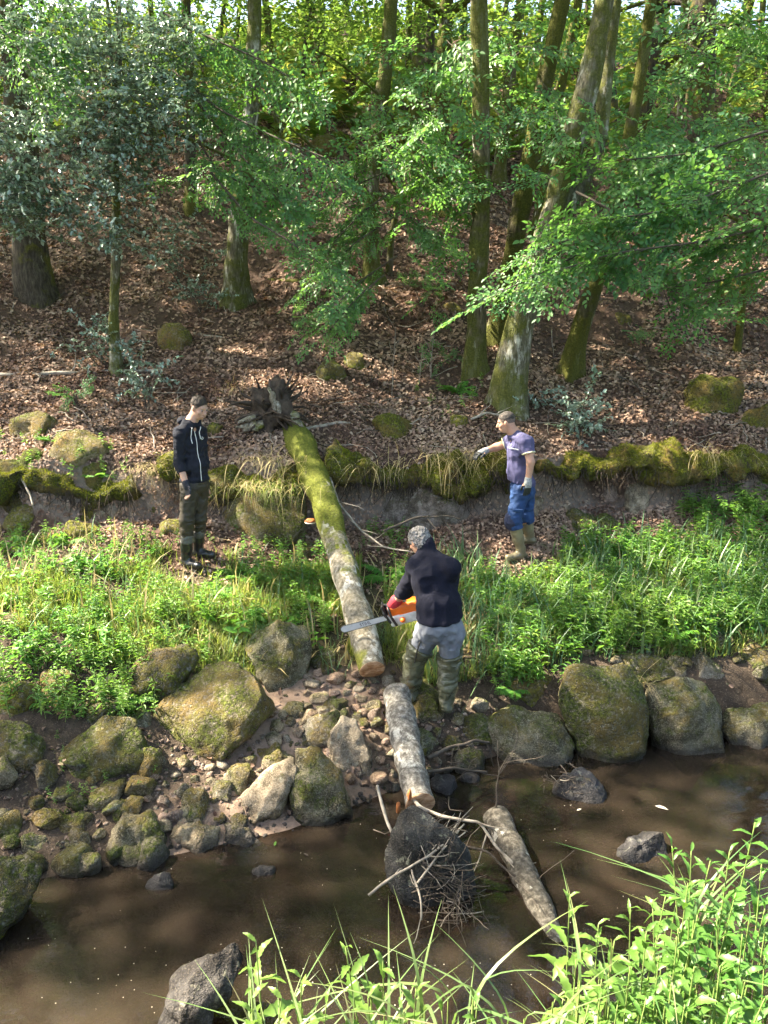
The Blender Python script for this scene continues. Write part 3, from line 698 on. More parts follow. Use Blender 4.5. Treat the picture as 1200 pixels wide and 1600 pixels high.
turf([(270,745),(330,752),(400,752),(470,745)], .20, 'mossy turf edge behind the man in the hoodie', yl, 34, 120)
# ------------------------------------------------------------------ logs and fallen branches
def log_obj(name, pts, rads, label, mat, cut_a=True, cut_b=False, seed=0, cat='log', nz=.09, n=22, mats=None, split=None):
    Q, R = resample(pts, rads, 60); R = R * (1 + .05 * np.sin(np.arange(60) * .55 + seed))
    t = empty(name, tuple(Q[0]), label, cat)
    V, FS = tube(Q, R, n, False, nz, 5., seed)
    fm = None
    if mats:
        fr = np.repeat(np.arange(59), n) / 59.; fm = (fr + .30 * fbm(V[:59 * n] * 5, 3, 3) > split).astype(np.int32)
    obj('bark', V, FS, mats if mats else M[mat], t, fmat=fm)
    for flag, ring, c, dr in ((cut_a, V[:n], Q[0], Q[0] - Q[1]), (cut_b, V[-n:], Q[-1], Q[-1] - Q[-2])):
        if not flag: 
            obj('log_end', np.concatenate([ring, [c]]), [np.stack([np.full(n, n), np.arange(n), (np.arange(n) + 1) % n], -1)], M['cut'], t, smooth=False); continue
        W = [ring * 1.0]; 
        for k in (.93, .6, .3): W.append(c + (ring - c) * k + unit(dr) * (.010 + .012 * fbm(ring * 30, seed + 9, 2)[:, None]))
        W.append((c + unit(dr) * .012)[None]); W = np.concatenate(W)
        fs = [np.stack([k * n + np.arange(n), k * n + (np.arange(n) + 1) % n, (k + 1) * n + (np.arange(n) + 1) % n, (k + 1) * n + np.arange(n)], -1) for k in range(3)]
        obj('sawn_face', W, [np.concatenate(fs), np.stack([np.full(n, 4 * n), 3 * n + np.arange(n), 3 * n + (np.arange(n) + 1) % n], -1)], M['cut'], t)
    return t, Q, R
def S2(w, p): return w / 2 / ppm(p)
# the trunk being sawn
lp = [at(581, 1046, 6.42), at(560, 960, 6.98), at(532, 870, 7.7), at(505, 780, 8.5), at(478, 710, 9.25), at(457, 672, 9.85)]
LOG, LQ, LR = log_obj('fallen_tree', lp, [S2(44, lp[0]), S2(43, lp[1]), S2(41, lp[2]), S2(42, lp[3]), S2(44, lp[4]), S2(42, lp[5])],
    'long mossy fallen trunk propped from ledge to gully, its end freshly sawn', 'bark_log', True, False, 4, mats=[M['bark_log'], M['log_moss']], split=.42)
V, FS = tube(LQ[24:], LR[24:], 22, False, .09, 5., 4); tri = np.concatenate([FS[0][:, :3], FS[0][:, [0, 2, 3]]])
tv, tf = tufts(V, tri, 9000, .014, .0, 77, .1); tag(obj('moss_growth', tv, tf, M['mossfuzz'], LOG), kind='stuff')
# root plate
r = np.random.default_rng(5); c = at(425, 648, 9.80); mb = MB()
S, F = ICO[4]; d = S * [.22, .17, .36] ; d = d * (1 + .6 * fbm(S * 2.8, 8, 3))[:, None]; mb.add(d + c, F)
for k in range(80):
    a = r.normal(0, 1, 3); a[1] *= .6; a[2] = abs(a[2]) * .9 - .25; a = unit(a); p = [c + a * .1]; L = r.uniform(.25, .62); dd = a
    for j in range(5): p.append(p[-1] + dd * L / 5); dd = unit(dd + r.normal(0, .30, 3) + [0, 0, -.10])
    q, rr = resample(p, np.linspace(r.uniform(.022, .045), .004, 6), 12); mb.add(*tube(q, rr, 6, True, .2, 14, k))
mb.obj('root_plate', M['root'], LOG)
mb = MB()
for (a, b, r0) in (((372,660),(400,655),.05), ((368,668),(405,668),.045), ((380,674),(412,662),.05), ((420,606),(432,640),.045), ((426,612),(440,650),.04), ((468,655),(455,650),.06), ((473,668),(455,655),.05)):
    p0, p1 = at(*a, 9.6), at(*b, 9.66); q, rr = resample([p0, p0 * .5 + p1 * .5 + [0, .02, .02], p1], [r0 * .35, r0, r0 * 1.1], 14); mb.add(*tube(q, rr, 8, True, .35, 16, int(a[0])))
mb.obj('broken_root', M['bark_log'], LOG)
# bracket fungus on the log
c = at(485, 814, 8.30); S, F = ICO[3]; f = S * [.062, .06, .030]; f[:, 2] = np.where(f[:, 2] < 0, f[:, 2] * .5, f[:, 2])
fo = obj('bracket_fungus', f * (1 + .12 * fbm(S * 2, 3, 2))[:, None] + c, [F], plain_mat('fungus_top', (.42, .14, .045), .5, .4, 0, 30, .4), LOG)
f2 = S * [.066, .064, .012] + c - [0, 0, .016]; obj('fungus_rim', f2, [F], plain_mat('fungus_rim', (.72, .64, .50), .7), fo)
# sawn birch length
bp = [at(656, 1256, 4.93), at(640, 1190, 5.33), at(628, 1125, 5.72), at(619, 1082, 6.02)]
BIR, BQ, BR = log_obj('birch_log', bp, [S2(45, bp[0]), S2(46, bp[1]), S2(46, bp[2]), S2(40, bp[3])], 'white barked birch length lying from the cobbles down to the water', 'bark_birch', True, False, 8, nz=.07)
for k, (u, v) in enumerate(((640, 1243), (622, 1262))):
    c = at(u, v, 4.86); S, F = ICO[2]; obj('torn_wood', S * [.018, .016, .05] * (1 + .3 * fbm(S * 3, k, 2))[:, None] + c, [F], M['cut_orange'], BIR)
# floating log
fp = [at(775, 1262, 5.02) , at(800, 1330, 4.67), at(828, 1400, 4.36), at(858, 1475, 4.03), at(885, 1540, 3.76)]
fp = [np.array([p[0], p[1], z]) for p, z in zip(fp, (.085, .055, .012, -.035, -.12))]
FLO, FQ, FR = log_obj('floating_log', fp, [S2(42, fp[0]), S2(42, fp[1]), S2(40, fp[2]), S2(38, fp[3]), S2(30, fp[4])], 'waterlogged grey log half sunk in the stream', 'bark_sunk', False, False, 12, nz=.13)
def branch(name, pts, r0, r1, label, mat='twig_pale', subs=0, seed=0, group=None):
    """pts: (u, v, y)"""
    P = [at(u, v, y) for u, v, y in pts]; rr = np.random.default_rng(seed + 50)
    Q, R = resample(P, np.linspace(r0, r1, len(P)), 10 * len(P)); Q = Q + .012 * np.stack([fbm(Q * 5, seed + i, 2) for i in range(3)], -1)
    mb = MB(); mb.add(*tube(Q, R, 7, True, .15, 12, seed))
    for _ in range(subs):
        i = rr.integers(len(Q) // 5, len(Q) - 1); d = unit(unit(Q[min(i + 1, len(Q) - 1)] - Q[i - 1]) + rr.normal(0, .7, 3)); L = rr.uniform(.15, .45); q = [Q[i]]
        for _k in range(4): q.append(q[-1] + d * L / 4); d = unit(d + rr.normal(0, .2, 3))
        mb.add(*tube(q, np.linspace(R[i] * .55, .0025, 5), 5, True))
    o = mb.obj(name, M[mat], None, tuple(Q[0])); tag(o, label, 'branch', group); return o
def gy_(u, v): return hit(u, v)[1]
def G(u, v, up=0): 
    p = hit(u, v); return (u, v, p[1] - .02 - up)
branch('fallen_branch', [G(-20,586), G(60,585), G(120,582), G(190,580), G(255,578)], .035, .022, 'long pale pole lying across the leaves, upper left', 'twig_pale', 3, 1)
branch('fallen_branch', [(515,745,8.9), (530,790,8.45), (560,825,8.3), (600,855,8.05), (640,862,7.9)], .016, .008, 'thin bare branch hanging down right of the fallen trunk', 'twig_pale', 5, 2)
branch('fallen_branch', [G(478,670), G(510,664), G(548,660)], .024, .018, 'short pale stick on leaves right of the root plate', 'twig_pale', 0, 3)
branch('fallen_branch', [G(300,521), G(322,524), G(347,528)], .03, .022, 'short whitish stick on the slope beside the dark mossy boulder', 'twig_pale', 0, 4)
branch('fallen_branch', [G(965,590), G(990,598), G(1010,622)], .02, .012, 'crooked stick on leaves right of the leaning trunk', 'twig', 1, 5)
branch('fallen_branch', [G(420,438), G(470,440), G(530,447)], .045, .03, 'mossy branch lying across the slope behind the beech leaves', 'bark_green', 1, 6)
branch('fallen_branch', [(735,655,9.9), (760,645,9.95), (790,650,9.9)], .018, .012, 'pale forked stick beside the head of the man in purple', 'twig_pale', 2, 7)
branch('fallen_branch', [(600,830,8.3), (640,812,8.5), (690,806,8.6), (720,812,8.6)], .014, .007, 'thin branch with dry leaves against the ledge rock', 'twig', 5, 8)
branch('fallen_branch', [G(1100,655), G(1140,640), G(1175,600), G(1210,570)], .03, .016, 'thin dead bough beside the mossy stump at the right', 'twig', 7, 9)
branch('fallen_branch', [(30,740,8.75), (45,770,8.6), (50,790,8.5)], .014, .010, 'pale stick hanging over the left bank', 'twig_pale', 1, 10)
branch('fallen_branch', [(590,1228,4.85), (612,1300,4.50), (640,1350,4.32), (658,1400,4.12), (660,1440,4.0)], .012, .006, 'thin grey branch standing left over the twig heap', 'twig_pale', 3, 11)
branch('fallen_branch', [(640,1240,4.95), (655,1262,4.85), (690,1276,4.8), (750,1286,4.75), (775,1320,4.62), (812,1360,4.45), (850,1398,4.30)], .015, .007, 'long crooked branch from the birch log across the floating log', 'twig_pale', 7, 12)
branch('fallen_branch', [(577,1400,4.15), (620,1370,4.20), (668,1340,4.28), (700,1310,4.40), (724,1288,4.55)], .011, .006, 'straight thin branch crossing the twig heap to the right', 'twig_pale', 3, 13)
branch('fallen_branch', [(715,1322,4.60), (762,1330,4.52), (800,1365,4.42), (845,1392,4.33)], .010, .005, 'second thin branch lying over the floating log', 'twig', 4, 14)
branch('fallen_branch', [(650,1380,4.16), (675,1350,4.25), (700,1320,4.36), (722,1290,4.5)], .008, .005, 'thin forked twig leaning on the midstream rock', 'twig_pale', 3, 15)
branch('fallen_branch', [(668,1185,5.45), (700,1170,5.6), (745,1158,5.7), (765,1160,5.75)], .018, .010, 'dark stick on the stones right of the birch log', 'twig', 1, 16)
branch('fallen_branch', [(668,1205,5.3), (710,1200,5.4), (760,1206,5.5)], .014, .008, 'dark wet stick lying at the water beside the birch log', 'twig', 1, 17)
branch('fallen_branch', [(778,1262,5.0), (776,1230,5.0), (782,1200,5.05), (795,1178,5.1)], .006, .002, 'upright twig growing from the floating log end', 'twig', 4, 18)
branch('fallen_branch', [(505,1135,6.0), (540,1115,6.1), (560,1100,6.15)], .012, .008, 'dark stick on the cobbles above the pointed boulder', 'twig', 0, 19)
# heap of flood twigs
def twig_heap(name, u0, v0, u1, v1, y0, y1, n, label, seed, mats=('twig', 'twig_pale'), L=(.12, .45)):
    r = np.random.default_rng(seed); mb = MB()
    for _ in range(n):
        f = r.random(); u = u0 + (u1 - u0) * f + r.normal(0, 20); v = v0 + (v1 - v0) * f + r.normal(0, 10)
        p = at(u, v, y0 + (y1 - y0) * f + r.normal(0, .04)); d = unit(np.array([r.normal(0, .8), r.normal(-.3, .6), r.normal(0, .25)])); ln = r.uniform(*L); q = [p - d * ln / 2]
        for k in range(4): q.append(q[-1] + d * ln / 4); d = unit(d + r.normal(0, .22, 3))
        mb.add(*tube(q, np.linspace(r.uniform(.0025, .005), .0015, 5), 5, True), m=int(r.random() < .12))
    o = mb.obj(name, [M[m] for m in mats], None, tuple(at(u0, v0, y0))); tag(o, label, 'twigs', kind='stuff'); return o
twig_heap('twig_heap', 672, 1290, 718, 1440, 4.48, 4.05, 130, 'tangled heap of flood twigs on the midstream rock', 3)
twig_heap('twig_heap', 868, 1222, 890, 1226, 5.42, 5.40, 46, 'small tangle of roots on the dark wet wedge of rock', 4, L=(.06, .18))
twig_heap('twig_heap', 690, 1160, 750, 1205, 5.65, 5.35, 10, 'scatter of dark wet sticks right of the birch log', 5)

# ------------------------------------------------------------------ trees
TREES = []; CROWN = {}
def tree(pts, ws, label, mat, cat='tree', y=None, top=12.5, flare=1.35, seed=0, group=None, limbs=4, name='beech_tree', extra=(), leany=0.0, n=22, ylist=None):
    """pts: pixels from the foot upwards; the foot stands on the ground"""
    b = hit(*pts[0]) if y is None else at(*pts[0], y); yb = b[1]
    P = [at(u, v, yb + .05 + leany * i) for i, (u, v) in enumerate(pts)]
    R = [S2(w_, p) for w_, p in zip(ws, P)]
    P[0] = b + [0, .12, -.10]; P.insert(0, b + [0, .12, -.55]); R = [R[0]] + R
    d = unit(P[-1] - P[-2]); d = unit(d + np.array([0, 0, .8]))
    if P[-1][2] < top:
        k = (top - P[-1][2]) / d[2]
        P += [P[-1] + d * k * .5, P[-1] + d * k]; R += [R[-1] * .72, R[-1] * .28]
    Q, RR = resample(P, R, 84)
    # flared foot
    h = np.maximum(Q[:, 2] - b[2], 0); RR = RR * (1 + (flare - 1) * np.exp(-h / .20))
    t = empty(name, (Q[0, 0], Q[0, 1], H(Q[0, 0], Q[0, 1])), label, cat, group)
    mb = MB(); V, FS = tube(Q, RR, n, True, .12, 2.6, seed)
    W = V[:84 * n].reshape(84, n, 3); an = np.linspace(0, 2 * np.pi, n, endpoint=False)[None]; lob = np.exp(-h / .28)[:, None] * (.5 * np.maximum(np.cos(an * 3 + seed), 0) ** 2 + .4 * np.maximum(np.cos(an * 5 + seed * 2.3), 0) ** 2) * (flare - .75)
    V[:84 * n] = (Q[:, None] + (W - Q[:, None]) * (1 + lob[..., None])).reshape(-1, 3); mb.add(V, FS)
    r = np.random.default_rng(seed + 900)
    for k in range(limbs):
        i = int(r.uniform(.55, .93) * 83); L = r.uniform(1.6, 3.4); d = unit(np.array([r.normal(), r.normal(), r.uniform(.35, 1.0)])); q = [Q[i]]
        for _ in range(5): q.append(q[-1] + d * L / 5); d = unit(d + r.normal(0, .16, 3))
        q, rr = resample(q, np.linspace(RR[i] * .6, .012, 6), 16); mb.add(*tube(q, rr, 7, True, .1, 4, k))
    for ex, ew in extra:
        q = [at(u, v, yb + .05 + dy) for u, v, dy in ex]; q, rr = resample(q, [S2(w_, p) for w_, p in zip(ew, [q[0]] * len(ew))], 40); mb.add(*tube(q, rr, 10, True, .12, 3, 5))
    mb.obj('trunk', M[mat], t)
    TREES.append((t, Q, RR)); return t, Q, RR
T = {}
T['left'] = tree([(55,466),(47,400),(40,300),(28,150),(15,0)], [58,54,50,42,38], 'stout dark trunk with mossy spreading foot at the left edge', 'bark_dark', flare=1.12, seed=1)
T['holly'] = tree([(178,588),(177,500),(182,380),(180,230),(186,60)], [17,15,15,13,10], 'slender holly with pale blotched stem and silvery leaves, left', 'bark_pale', top=8.2, seed=2, name='holly_tree', limbs=3)
T['t3'] = tree([(367,474),(369,410),(378,300),(395,150),(398,0)], [40,36,30,24,22], 'trunk with whitish upper bark behind the drooping beech spray', 'bark_pale', seed=3)
T['t4'] = tree([(297,332),(297,250),(295,120),(290,0)], [20,18,16,15], 'thin dark trunk between holly and whitish trunk', 'bark_dark', seed=4)
T['t5'] = tree([(583,442),(578,340),(588,220),(602,110),(612,0)], [26,24,23,22,21], 'grey trunk in the middle, half hidden by beech leaves', 'bark', seed=5)
T['t6'] = tree([(744,584),(746,450),(752,300),(752,150),(748,0)], [34,30,28,27,26], 'straight mossy trunk, left of the big double trunk', 'bark', seed=6)
T['t7'] = tree([(776,537),(795,430),(820,300),(850,130),(880,0)], [30,28,30,28,24], 'green trunk leaning right, behind the big double trunk', 'bark_green', seed=7)
T['t8'] = tree([(795,642),(800,560),(822,470),(858,360),(888,250),(925,110),(948,-20)], [56,48,44,42,38,34,30], 'big forked trunk with white bark patches, nearest the stream', 'bark_pale', flare=1.25, seed=8,
    extra=[([(865,345,0),(905,300,.1),(938,215,.2),(948,120,.3),(960,20,.4),(970,-90,.5)], [34,24,22,20,18,14])])
T['t9'] = tree([(838,374),(848,300),(865,190),(890,70),(905,0)], [19,17,15,14,13], 'slim sunlit trunk leaning right, seen past the big fork', 'bark_green', seed=9)
T['t10'] = tree([(890,588),(908,510),(934,430),(965,300),(990,180),(1010,60)], [32,28,26,22,20,18], 'mossy trunk leaning right, standing right of the big fork', 'bark_green', seed=10)
T['t11'] = tree([(1090,345),(1093,150),(1098,0)], [46,42,40], 'thick dark trunk at the upper right', 'bark_dark', seed=11)
T['t11b'] = tree([(1065,340),(1068,150),(1072,0)], [19,18,17], 'pale thin trunk just left of the thick dark one', 'bark_pale', seed=12)
T['t12'] = tree([(1000,325),(1006,200),(1015,110),(1040,0)], [26,24,22,20], 'oak with a long arching bough at the upper right', 'bark_dark', seed=13, name='oak_tree',
    extra=[([(1006,135,0),(1045,95,-.1),(1090,66,-.2),(1150,72,-.3),(1210,92,-.4),(1270,130,-.5)], [17,14,12,10,8,5])])
T['t13'] = tree([(690,335),(690,200),(693,100),(698,0)], [28,25,24,22], 'mossy trunk behind and left of the straight one', 'bark_green', seed=14)
T['t14'] = tree([(668,300),(666,170),(672,60),(676,0)], [16,15,14,13], 'thin dark stem beside the mossy trunk behind', 'bark_dark', seed=15)
T['t15'] = tree([(648,260),(650,150),(655,60),(656,0)], [20,18,18,17], 'pale trunk upslope between the grey and mossy ones', 'bark', seed=16)
T['t16'] = tree([(778,285),(790,180),(803,70),(815,0)], [20,18,17,16], 'brown trunk leaning right behind the straight mossy one', 'bark', seed=17)
T['sap'] = tree([(1155,556),(1163,460),(1170,380),(1178,280)], [12,10,9,8], 'thin sapling on the leaves near the right edge', 'bark_green', top=6.2, seed=18, limbs=2, n=8)
T['sap2'] = tree([(607,432),(612,370),(628,280),(640,200)], [10,9,8,6], 'thin beech sapling beside the grey trunk in the middle', 'bark', top=6.4, seed=19, limbs=3, n=8)
# beech outside the picture on the left: its crown shades the bank
T['out1'] = tree([(-190,470),(-200,300),(-215,0)], [60,48,44], 'beech beyond the left edge', 'bark', seed=20)
T['out2'] = tree([(-420,330),(-430,150),(-445,0)], [60,48,44], 'second beech beyond the left edge', 'bark', seed=21)
T['out3'] = tree([(1330,400),(1335,200),(1340,0)], [50,44,40], 'beech at the right edge whose leafy boughs reach into the picture', 'bark', seed=22)
# far trunks
FAR = [(76,150,9,22),(110,140,7,27),(240,120,8,25),(330,110,7,29),(432,135,7,22),(442,130,5,21),(465,138,6,23),(503,118,11,27),(521,112,12,24),(553,112,8,28),(580,120,6,31),(638,130,9,25),
       (722,150,10,24),(768,160,7,30),(830,160,9,27),(968,190,12,22),(1030,200,9,26),(1130,220,10,24),(1150,200,8,27),(1175,210,9,25),(1195,230,12,23),(905,170,8,30),(20,160,8,28),(205,130,6,30),(365,120,6,31)]
for i, (u, v, w_, yy) in enumerate(FAR):
    x = at(u, v, yy)[0]; r = np.random.default_rng(i); z0 = H(x, yy); lean = r.normal(0, .9)
    P = [(x, yy, z0 - .2), (x + lean * .4, yy, z0 + 3), (x + lean, yy, z0 + 7), (x + lean * 1.4, yy, z0 + 11)]; rad = w_ / 2 / ppm(np.array(P[0]))
    Q, R = resample(P, [rad * 1.25, rad, rad * .85, rad * .3], 24)
    side = 'left' if u < 400 else 'middle' if u < 800 else 'right'
    t = empty('distant_tree', (x, yy, z0), 'thin distant trunk at the top of the slope, %s third of the picture' % side, 'tree', 'distant trees on the %s' % side)
    mb = MB(); mb.add(*tube(Q, R, 8, True, .1, 2, i)); mb.obj('trunk', M[['bark_dark', 'bark_pale', 'bark'][i % 3]], t)
    TREES.append((t, Q, R))
# ------------------------------------------------------------------ leaf templates
def leaf_t(L=1.0, W=.55, fold=.12, droop=.06):
    x = np.array([0, .28, .68, 1.0, .68, .28]) * L; y = np.array([0, .5, .40, 0, -.40, -.5]) * W * L
    z = np.array([0, fold, fold, -droop, fold, fold]) * L * .6 - (x / L) ** 2 * droop * L
    return np.stack([x, y, z], -1), [np.array([[0, 3, 2, 1], [0, 5, 4, 3]])]
LEAF_V, LEAF_F = leaf_t()
def rot_xyz(yaw, pitch, roll): return rotz(yaw) @ roty(-np.asarray(pitch)) @ rotx(roll)
def beech_spray(seed, length=.95, nleaf=.078, density=1.15):
    """flat, layered spray along +x; returns leaf mesh and twig mesh"""
    r = np.random.default_rng(seed); mbL, mbT = MB(), MB()
    def twig(p0, yaw, L, lev):
        n = max(3, int(L / .05 * density)); q = [p0]; d = yaw
        for k in range(n):
            d += r.normal(0, .07); q.append(q[-1] + np.array([math.cos(d), math.sin(d), r.normal(-.03 - .05 * k / n, .05)]) * L / n)
        q = np.array(q); mbT.add(*tube(q, np.linspace(.0055 if lev == 0 else .003, .0012, len(q)), 3, False))
        if lev == 0:
            for k in range(2, n - 1):
                if r.random() < .62: twig(q[k], d + (1 if k % 2 else -1) * r.uniform(.55, 1.0), L * r.uniform(.25, .55) * (1 - .6 * k / n), 1)
        s0 = 1 if lev else max(1, n // 4)
        m = np.arange(s0, n + 1); yw = d + np.where(m % 2 == 0, 1, -1) * r.uniform(.5, 1.0, len(m)); yw[-1] = d
        R = rot_xyz(yw, r.normal(-.12, .22, len(m)), r.normal(0, .35, len(m)))
        mbL.add(*scatter(LEAF_V, LEAF_F, R, q[m], r.uniform(.7, 1.25, len(m)) * nleaf))
    twig(np.zeros(3), 0., length, 0)
    L = mbL.out(); Tt = mbT.out(); return (L[0], L[1]), (Tt[0], Tt[1])
SPR = [beech_spray(i) for i in range(7)]
def holly_sprig(seed):
    r = np.random.default_rng(seed); n = 22; q = [np.zeros(3)]; d = np.array([1., 0, .1])
    for k in range(8): q.append(q[-1] + d * .05); d = unit(d + r.normal(0, .16, 3))
    q = np.array(q); i = r.integers(1, 9, n); yw = r.uniform(0, 6.28, n)
    R = rot_xyz(yw, r.uniform(-.5, .9, n), r.normal(0, .5, n)); lv, lf = leaf_t(1, .62, .22, .15)
    mb = MB(); mb.add(*scatter(lv, lf, R, q[i], r.uniform(.032, .058, n))); L = mb.out()
    return (L[0], L[1]), tube(q, np.linspace(.004, .002, 9), 3, False)
HSP = [holly_sprig(i) for i in range(6)]
def put(mb, temps, pts, yaw, pitch, roll, sc, r):
    idx = r.integers(0, len(temps), len(pts)); R = rot_xyz(yaw, pitch, roll)
    if temps is SPR: R = rotx(r.normal(.42, .25, len(pts))) @ R
    for k in range(len(temps)):
        m = idx == k
        if not m.any(): continue
        (lv, lf), (tv, tf) = temps[k]
        mb.add(*scatter(lv, lf, R[m], pts[m], sc[m]), m=0); mb.add(*scatter(tv, tf, R[m], pts[m], sc[m]), m=1)
CB = {}
def crown(key): return CB.setdefault(key, MB())
def cloud(key, u, v, ru, rv, y, dy, n, temps=None, sc=1.0, seed=0, pitch=-.18, roll=.5, lines=None):
    r = np.random.default_rng(int(u * 13 + v * 7 + seed)); n = int(n * (1.0 if temps is None else .8)); temps = temps or SPR
    a = r.uniform(0, 6.28, n); q = np.sqrt(r.random(n)); P = np.array([at(u + ru * q_ * math.cos(t), v + rv * q_ * math.sin(t), y + r.uniform(-dy, dy)) for q_, t in zip(q, a)])
    put(crown(key), temps, P, r.uniform(0, 6.28, n), r.normal(pitch, .2, n), r.normal(0, roll, n), sc * r.uniform(.75, 1.25, n), r)
def bough(key, pts, n, sc=.9, seed=0, w0=.018, spread=.7, roll=.55):
    """a bough in pixels + distance, sprays fanning off both sides"""
    n = int(n * 1.1); P = [at(*p) for p in pts]; Q, R = resample(P, np.linspace(w0, .006, len(P)), 30); r = np.random.default_rng(seed + 400)
    mb = crown(key); V, FS = tube(Q, R, 5, False); mb.add(V, FS, m=1)
    i = (np.linspace(.15, 1, n) * 29).astype(int); d = Q[np.minimum(i + 1, 29)] - Q[np.maximum(i - 1, 0)]; yaw = np.arctan2(d[:, 1], d[:, 0]); pit = np.clip(np.arctan2(d[:, 2], np.hypot(d[:, 0], d[:, 1])), -.4, .2)
    put(mb, SPR, Q[i], yaw + np.where(np.arange(n) % 2, 1, -1) * r.uniform(0, spread, n), pit + r.normal(-.1, .15, n), r.normal(.35, roll, n), sc * r.uniform(.7, 1.2, n), r)
# right hand beech tiers
bough('t8', [(880,340,9.9),(940,380,9.6),(860,420,9.3),(785,455,9.1)], 12, .75, 1)
bough('t8', [(900,300,9.9),(960,330,9.6),(900,370,9.3),(840,395,9.2)], 10, .8, 2)
bough('out3', [(1280,240,9.6),(1150,290,9.3),(1040,330,9.1),(930,345,9.0)], 22, .95, 3)
bough('out3', [(1280,330,9.4),(1180,360,9.1),(1080,380,9.0),(960,395,8.9),(880,420,8.8)], 22, .9, 4)
bough('out3', [(1290,180,10.5),(1180,210,10.2),(1080,240,10),(980,250,9.9)], 18, 1.0, 5)
bough('out3', [(1280,390,9.8),(1200,420,9.7),(1120,440,9.6),(1040,450,9.6)], 10, .8, 6)
bough('t10', [(960,320,10.6),(1010,400,10.3),(1040,460,10.1),(1050,490,10)], 7, .75, 7)
cloud('out3', 1120, 330, 110, 60, 9.2, .5, 16, sc=.9); cloud('t10', 990, 300, 90, 60, 10.6, .6, 16)
cloud('t11', 1110, 230, 100, 60, 12.5, .8, 22); cloud('t12', 1000, 170, 120, 60, 13, 1.0, 22, sc=1.1)
cloud('t12', 1130, 100, 90, 60, 13, 1.0, 16, sc=1.1); cloud('t11', 1150, 30, 80, 50, 12, 1, 12); cloud('t11', 1160, 470, 60, 50, 11.2, .6, 8, sc=.8)
# middle: low tiers of beech saplings
for k, (u0, v0, u1, v1, y0, y1, n) in enumerate(((600,270,500,330,12.2,11.6,10),(610,300,520,380,12,11.3,12),(615,340,500,430,11.8,10.9,14),(620,400,510,490,11.5,10.6,12),(600,250,700,290,12,11.4,10),(610,330,690,370,11.9,11.2,10),(600,430,520,510,11.2,10.3,10),(630,210,560,250,12.5,12,8))):
    bough('sap2', [(u0, v0, y0), ((u0 + u1) / 2, (v0 + v1) / 2 - 8, (y0 + y1) / 2), (u1, v1, y1)], n, .72, 20 + k, .012)
cloud('t5', 560, 330, 80, 80, 12.2, .6, 16, sc=.8); cloud('t6', 680, 225, 90, 60, 11.6, .5, 24, sc=.85); cloud('t6', 700, 300, 60, 50, 11.2, .5, 12, sc=.75); cloud('t6', 660, 430, 40, 60, 10.9, .4, 7, sc=.6)
cloud('t13', 640, 150, 80, 60, 14, 1, 14); cloud('t7', 800, 130, 70, 60, 11.8, .5, 12, sc=.85); cloud('t8', 850, 220, 70, 60, 10.6, .4, 14, sc=.75); cloud('t8', 950, 200, 60, 70, 10.4, .4, 10, sc=.75)
cloud('t7', 740, 80, 100, 50, 12.5, .8, 12); cloud('t16', 830, 40, 90, 50, 14, 1, 14, sc=1.2)
# left: drooping boughs in front of the whitish trunk
bough('t3', [(255,20,11.2),(330,60,10.8),(400,90,10.5),(470,130,10.2)], 14, .8, 40)
bough('t3', [(270,110,11.2),(340,170,10.7),(420,210,10.2),(505,245,9.8)], 16, .75, 41)
bough('t3', [(300,150,11.0),(350,210,10.5),(400,270,10.1),(428,305,9.9)], 12, .7, 42)
bough('t3', [(330,270,10.6),(390,340,10.1),(450,375,9.8),(512,420,9.5)], 14, .62, 43)
bough('t3', [(310,220,11),(340,270,10.6),(390,290,10.3),(440,300,10.1)], 10, .7, 44)
cloud('t4', 300, 80, 70, 60, 13, .6, 14, sc=.9); cloud('t4', 330, 250, 60, 60, 12.6, .6, 12, sc=.8); cloud('t3', 420, 180, 50, 60, 11.5, .6, 9, sc=.8)
bough('left', [(-60,10,10.5),(0,40,10.2),(40,90,10),(60,140,9.9)], 10, .8, 45); cloud('left', 30, 60, 60, 50, 11, .5, 10, sc=.9); cloud('left', 60, 20, 120, 40, 12, .6, 10)
# holly
for a in ((80,250,130,80,10.3,.5,190),(50,330,90,45,10.1,.4,110),(165,160,110,110,10.4,.5,190),(130,60,170,60,10.6,.5,170),(235,200,60,90,10.5,.4,90),(60,170,120,70,10.8,.4,110),(170,335,35,55,10.2,.3,60),(265,100,80,80,10.8,.4,90),(0,270,70,80,10.4,.4,90)):
    cloud('holly', *a, temps=HSP, sc=1.15, roll=.8, pitch=-.1)
# ------------------------------------------------------------------ unseen leaves added overhead for shade, gaps cut along the sun's rays
PATCH = [(90,905,.55),(200,925,.75),(330,945,.5),(60,985,.5),(260,990,.5),(420,900,.35),(130,735,.55),(60,760,.4),(240,740,.35),(110,800,.35),(345,815,.3),(480,705,.35),(505,760,.25),(545,890,.28),(560,960,.25),
         (710,1000,.22),(740,740,.45),(600,735,.35),(700,850,.35),(790,545,.3),(850,700,.35),(1080,395,.9),(1170,600,.6),(1000,640,.5),(600,610,.5),(450,600,.4),(540,1135,.22),(420,1220,.3),(300,1180,.25),(900,850,.4),(1100,880,.5),(1000,870,.35),(1180,830,.4),
         (270,700,.3),(30,690,.35),(560,560,.4),(380,560,.3),(880,1060,.25),(1170,1030,.25),(960,1050,.2),(780,1120,.22),(620,1130,.2),(660,650,.4),(900,940,.35),(770,890,.3)]
PG = np.array([[*hit(u, v), r_] for u, v, r_ in PATCH])
FOREG = [(x, y, .9, .75) for x in (-1.2, -.6, 0, .6, 1.2, 1.8, 2.4) for y in (1.7, 2.2, 2.7)]
PG = np.concatenate([PG, np.array([[x, y, z, r_] for x, y, z, r_ in FOREG])])
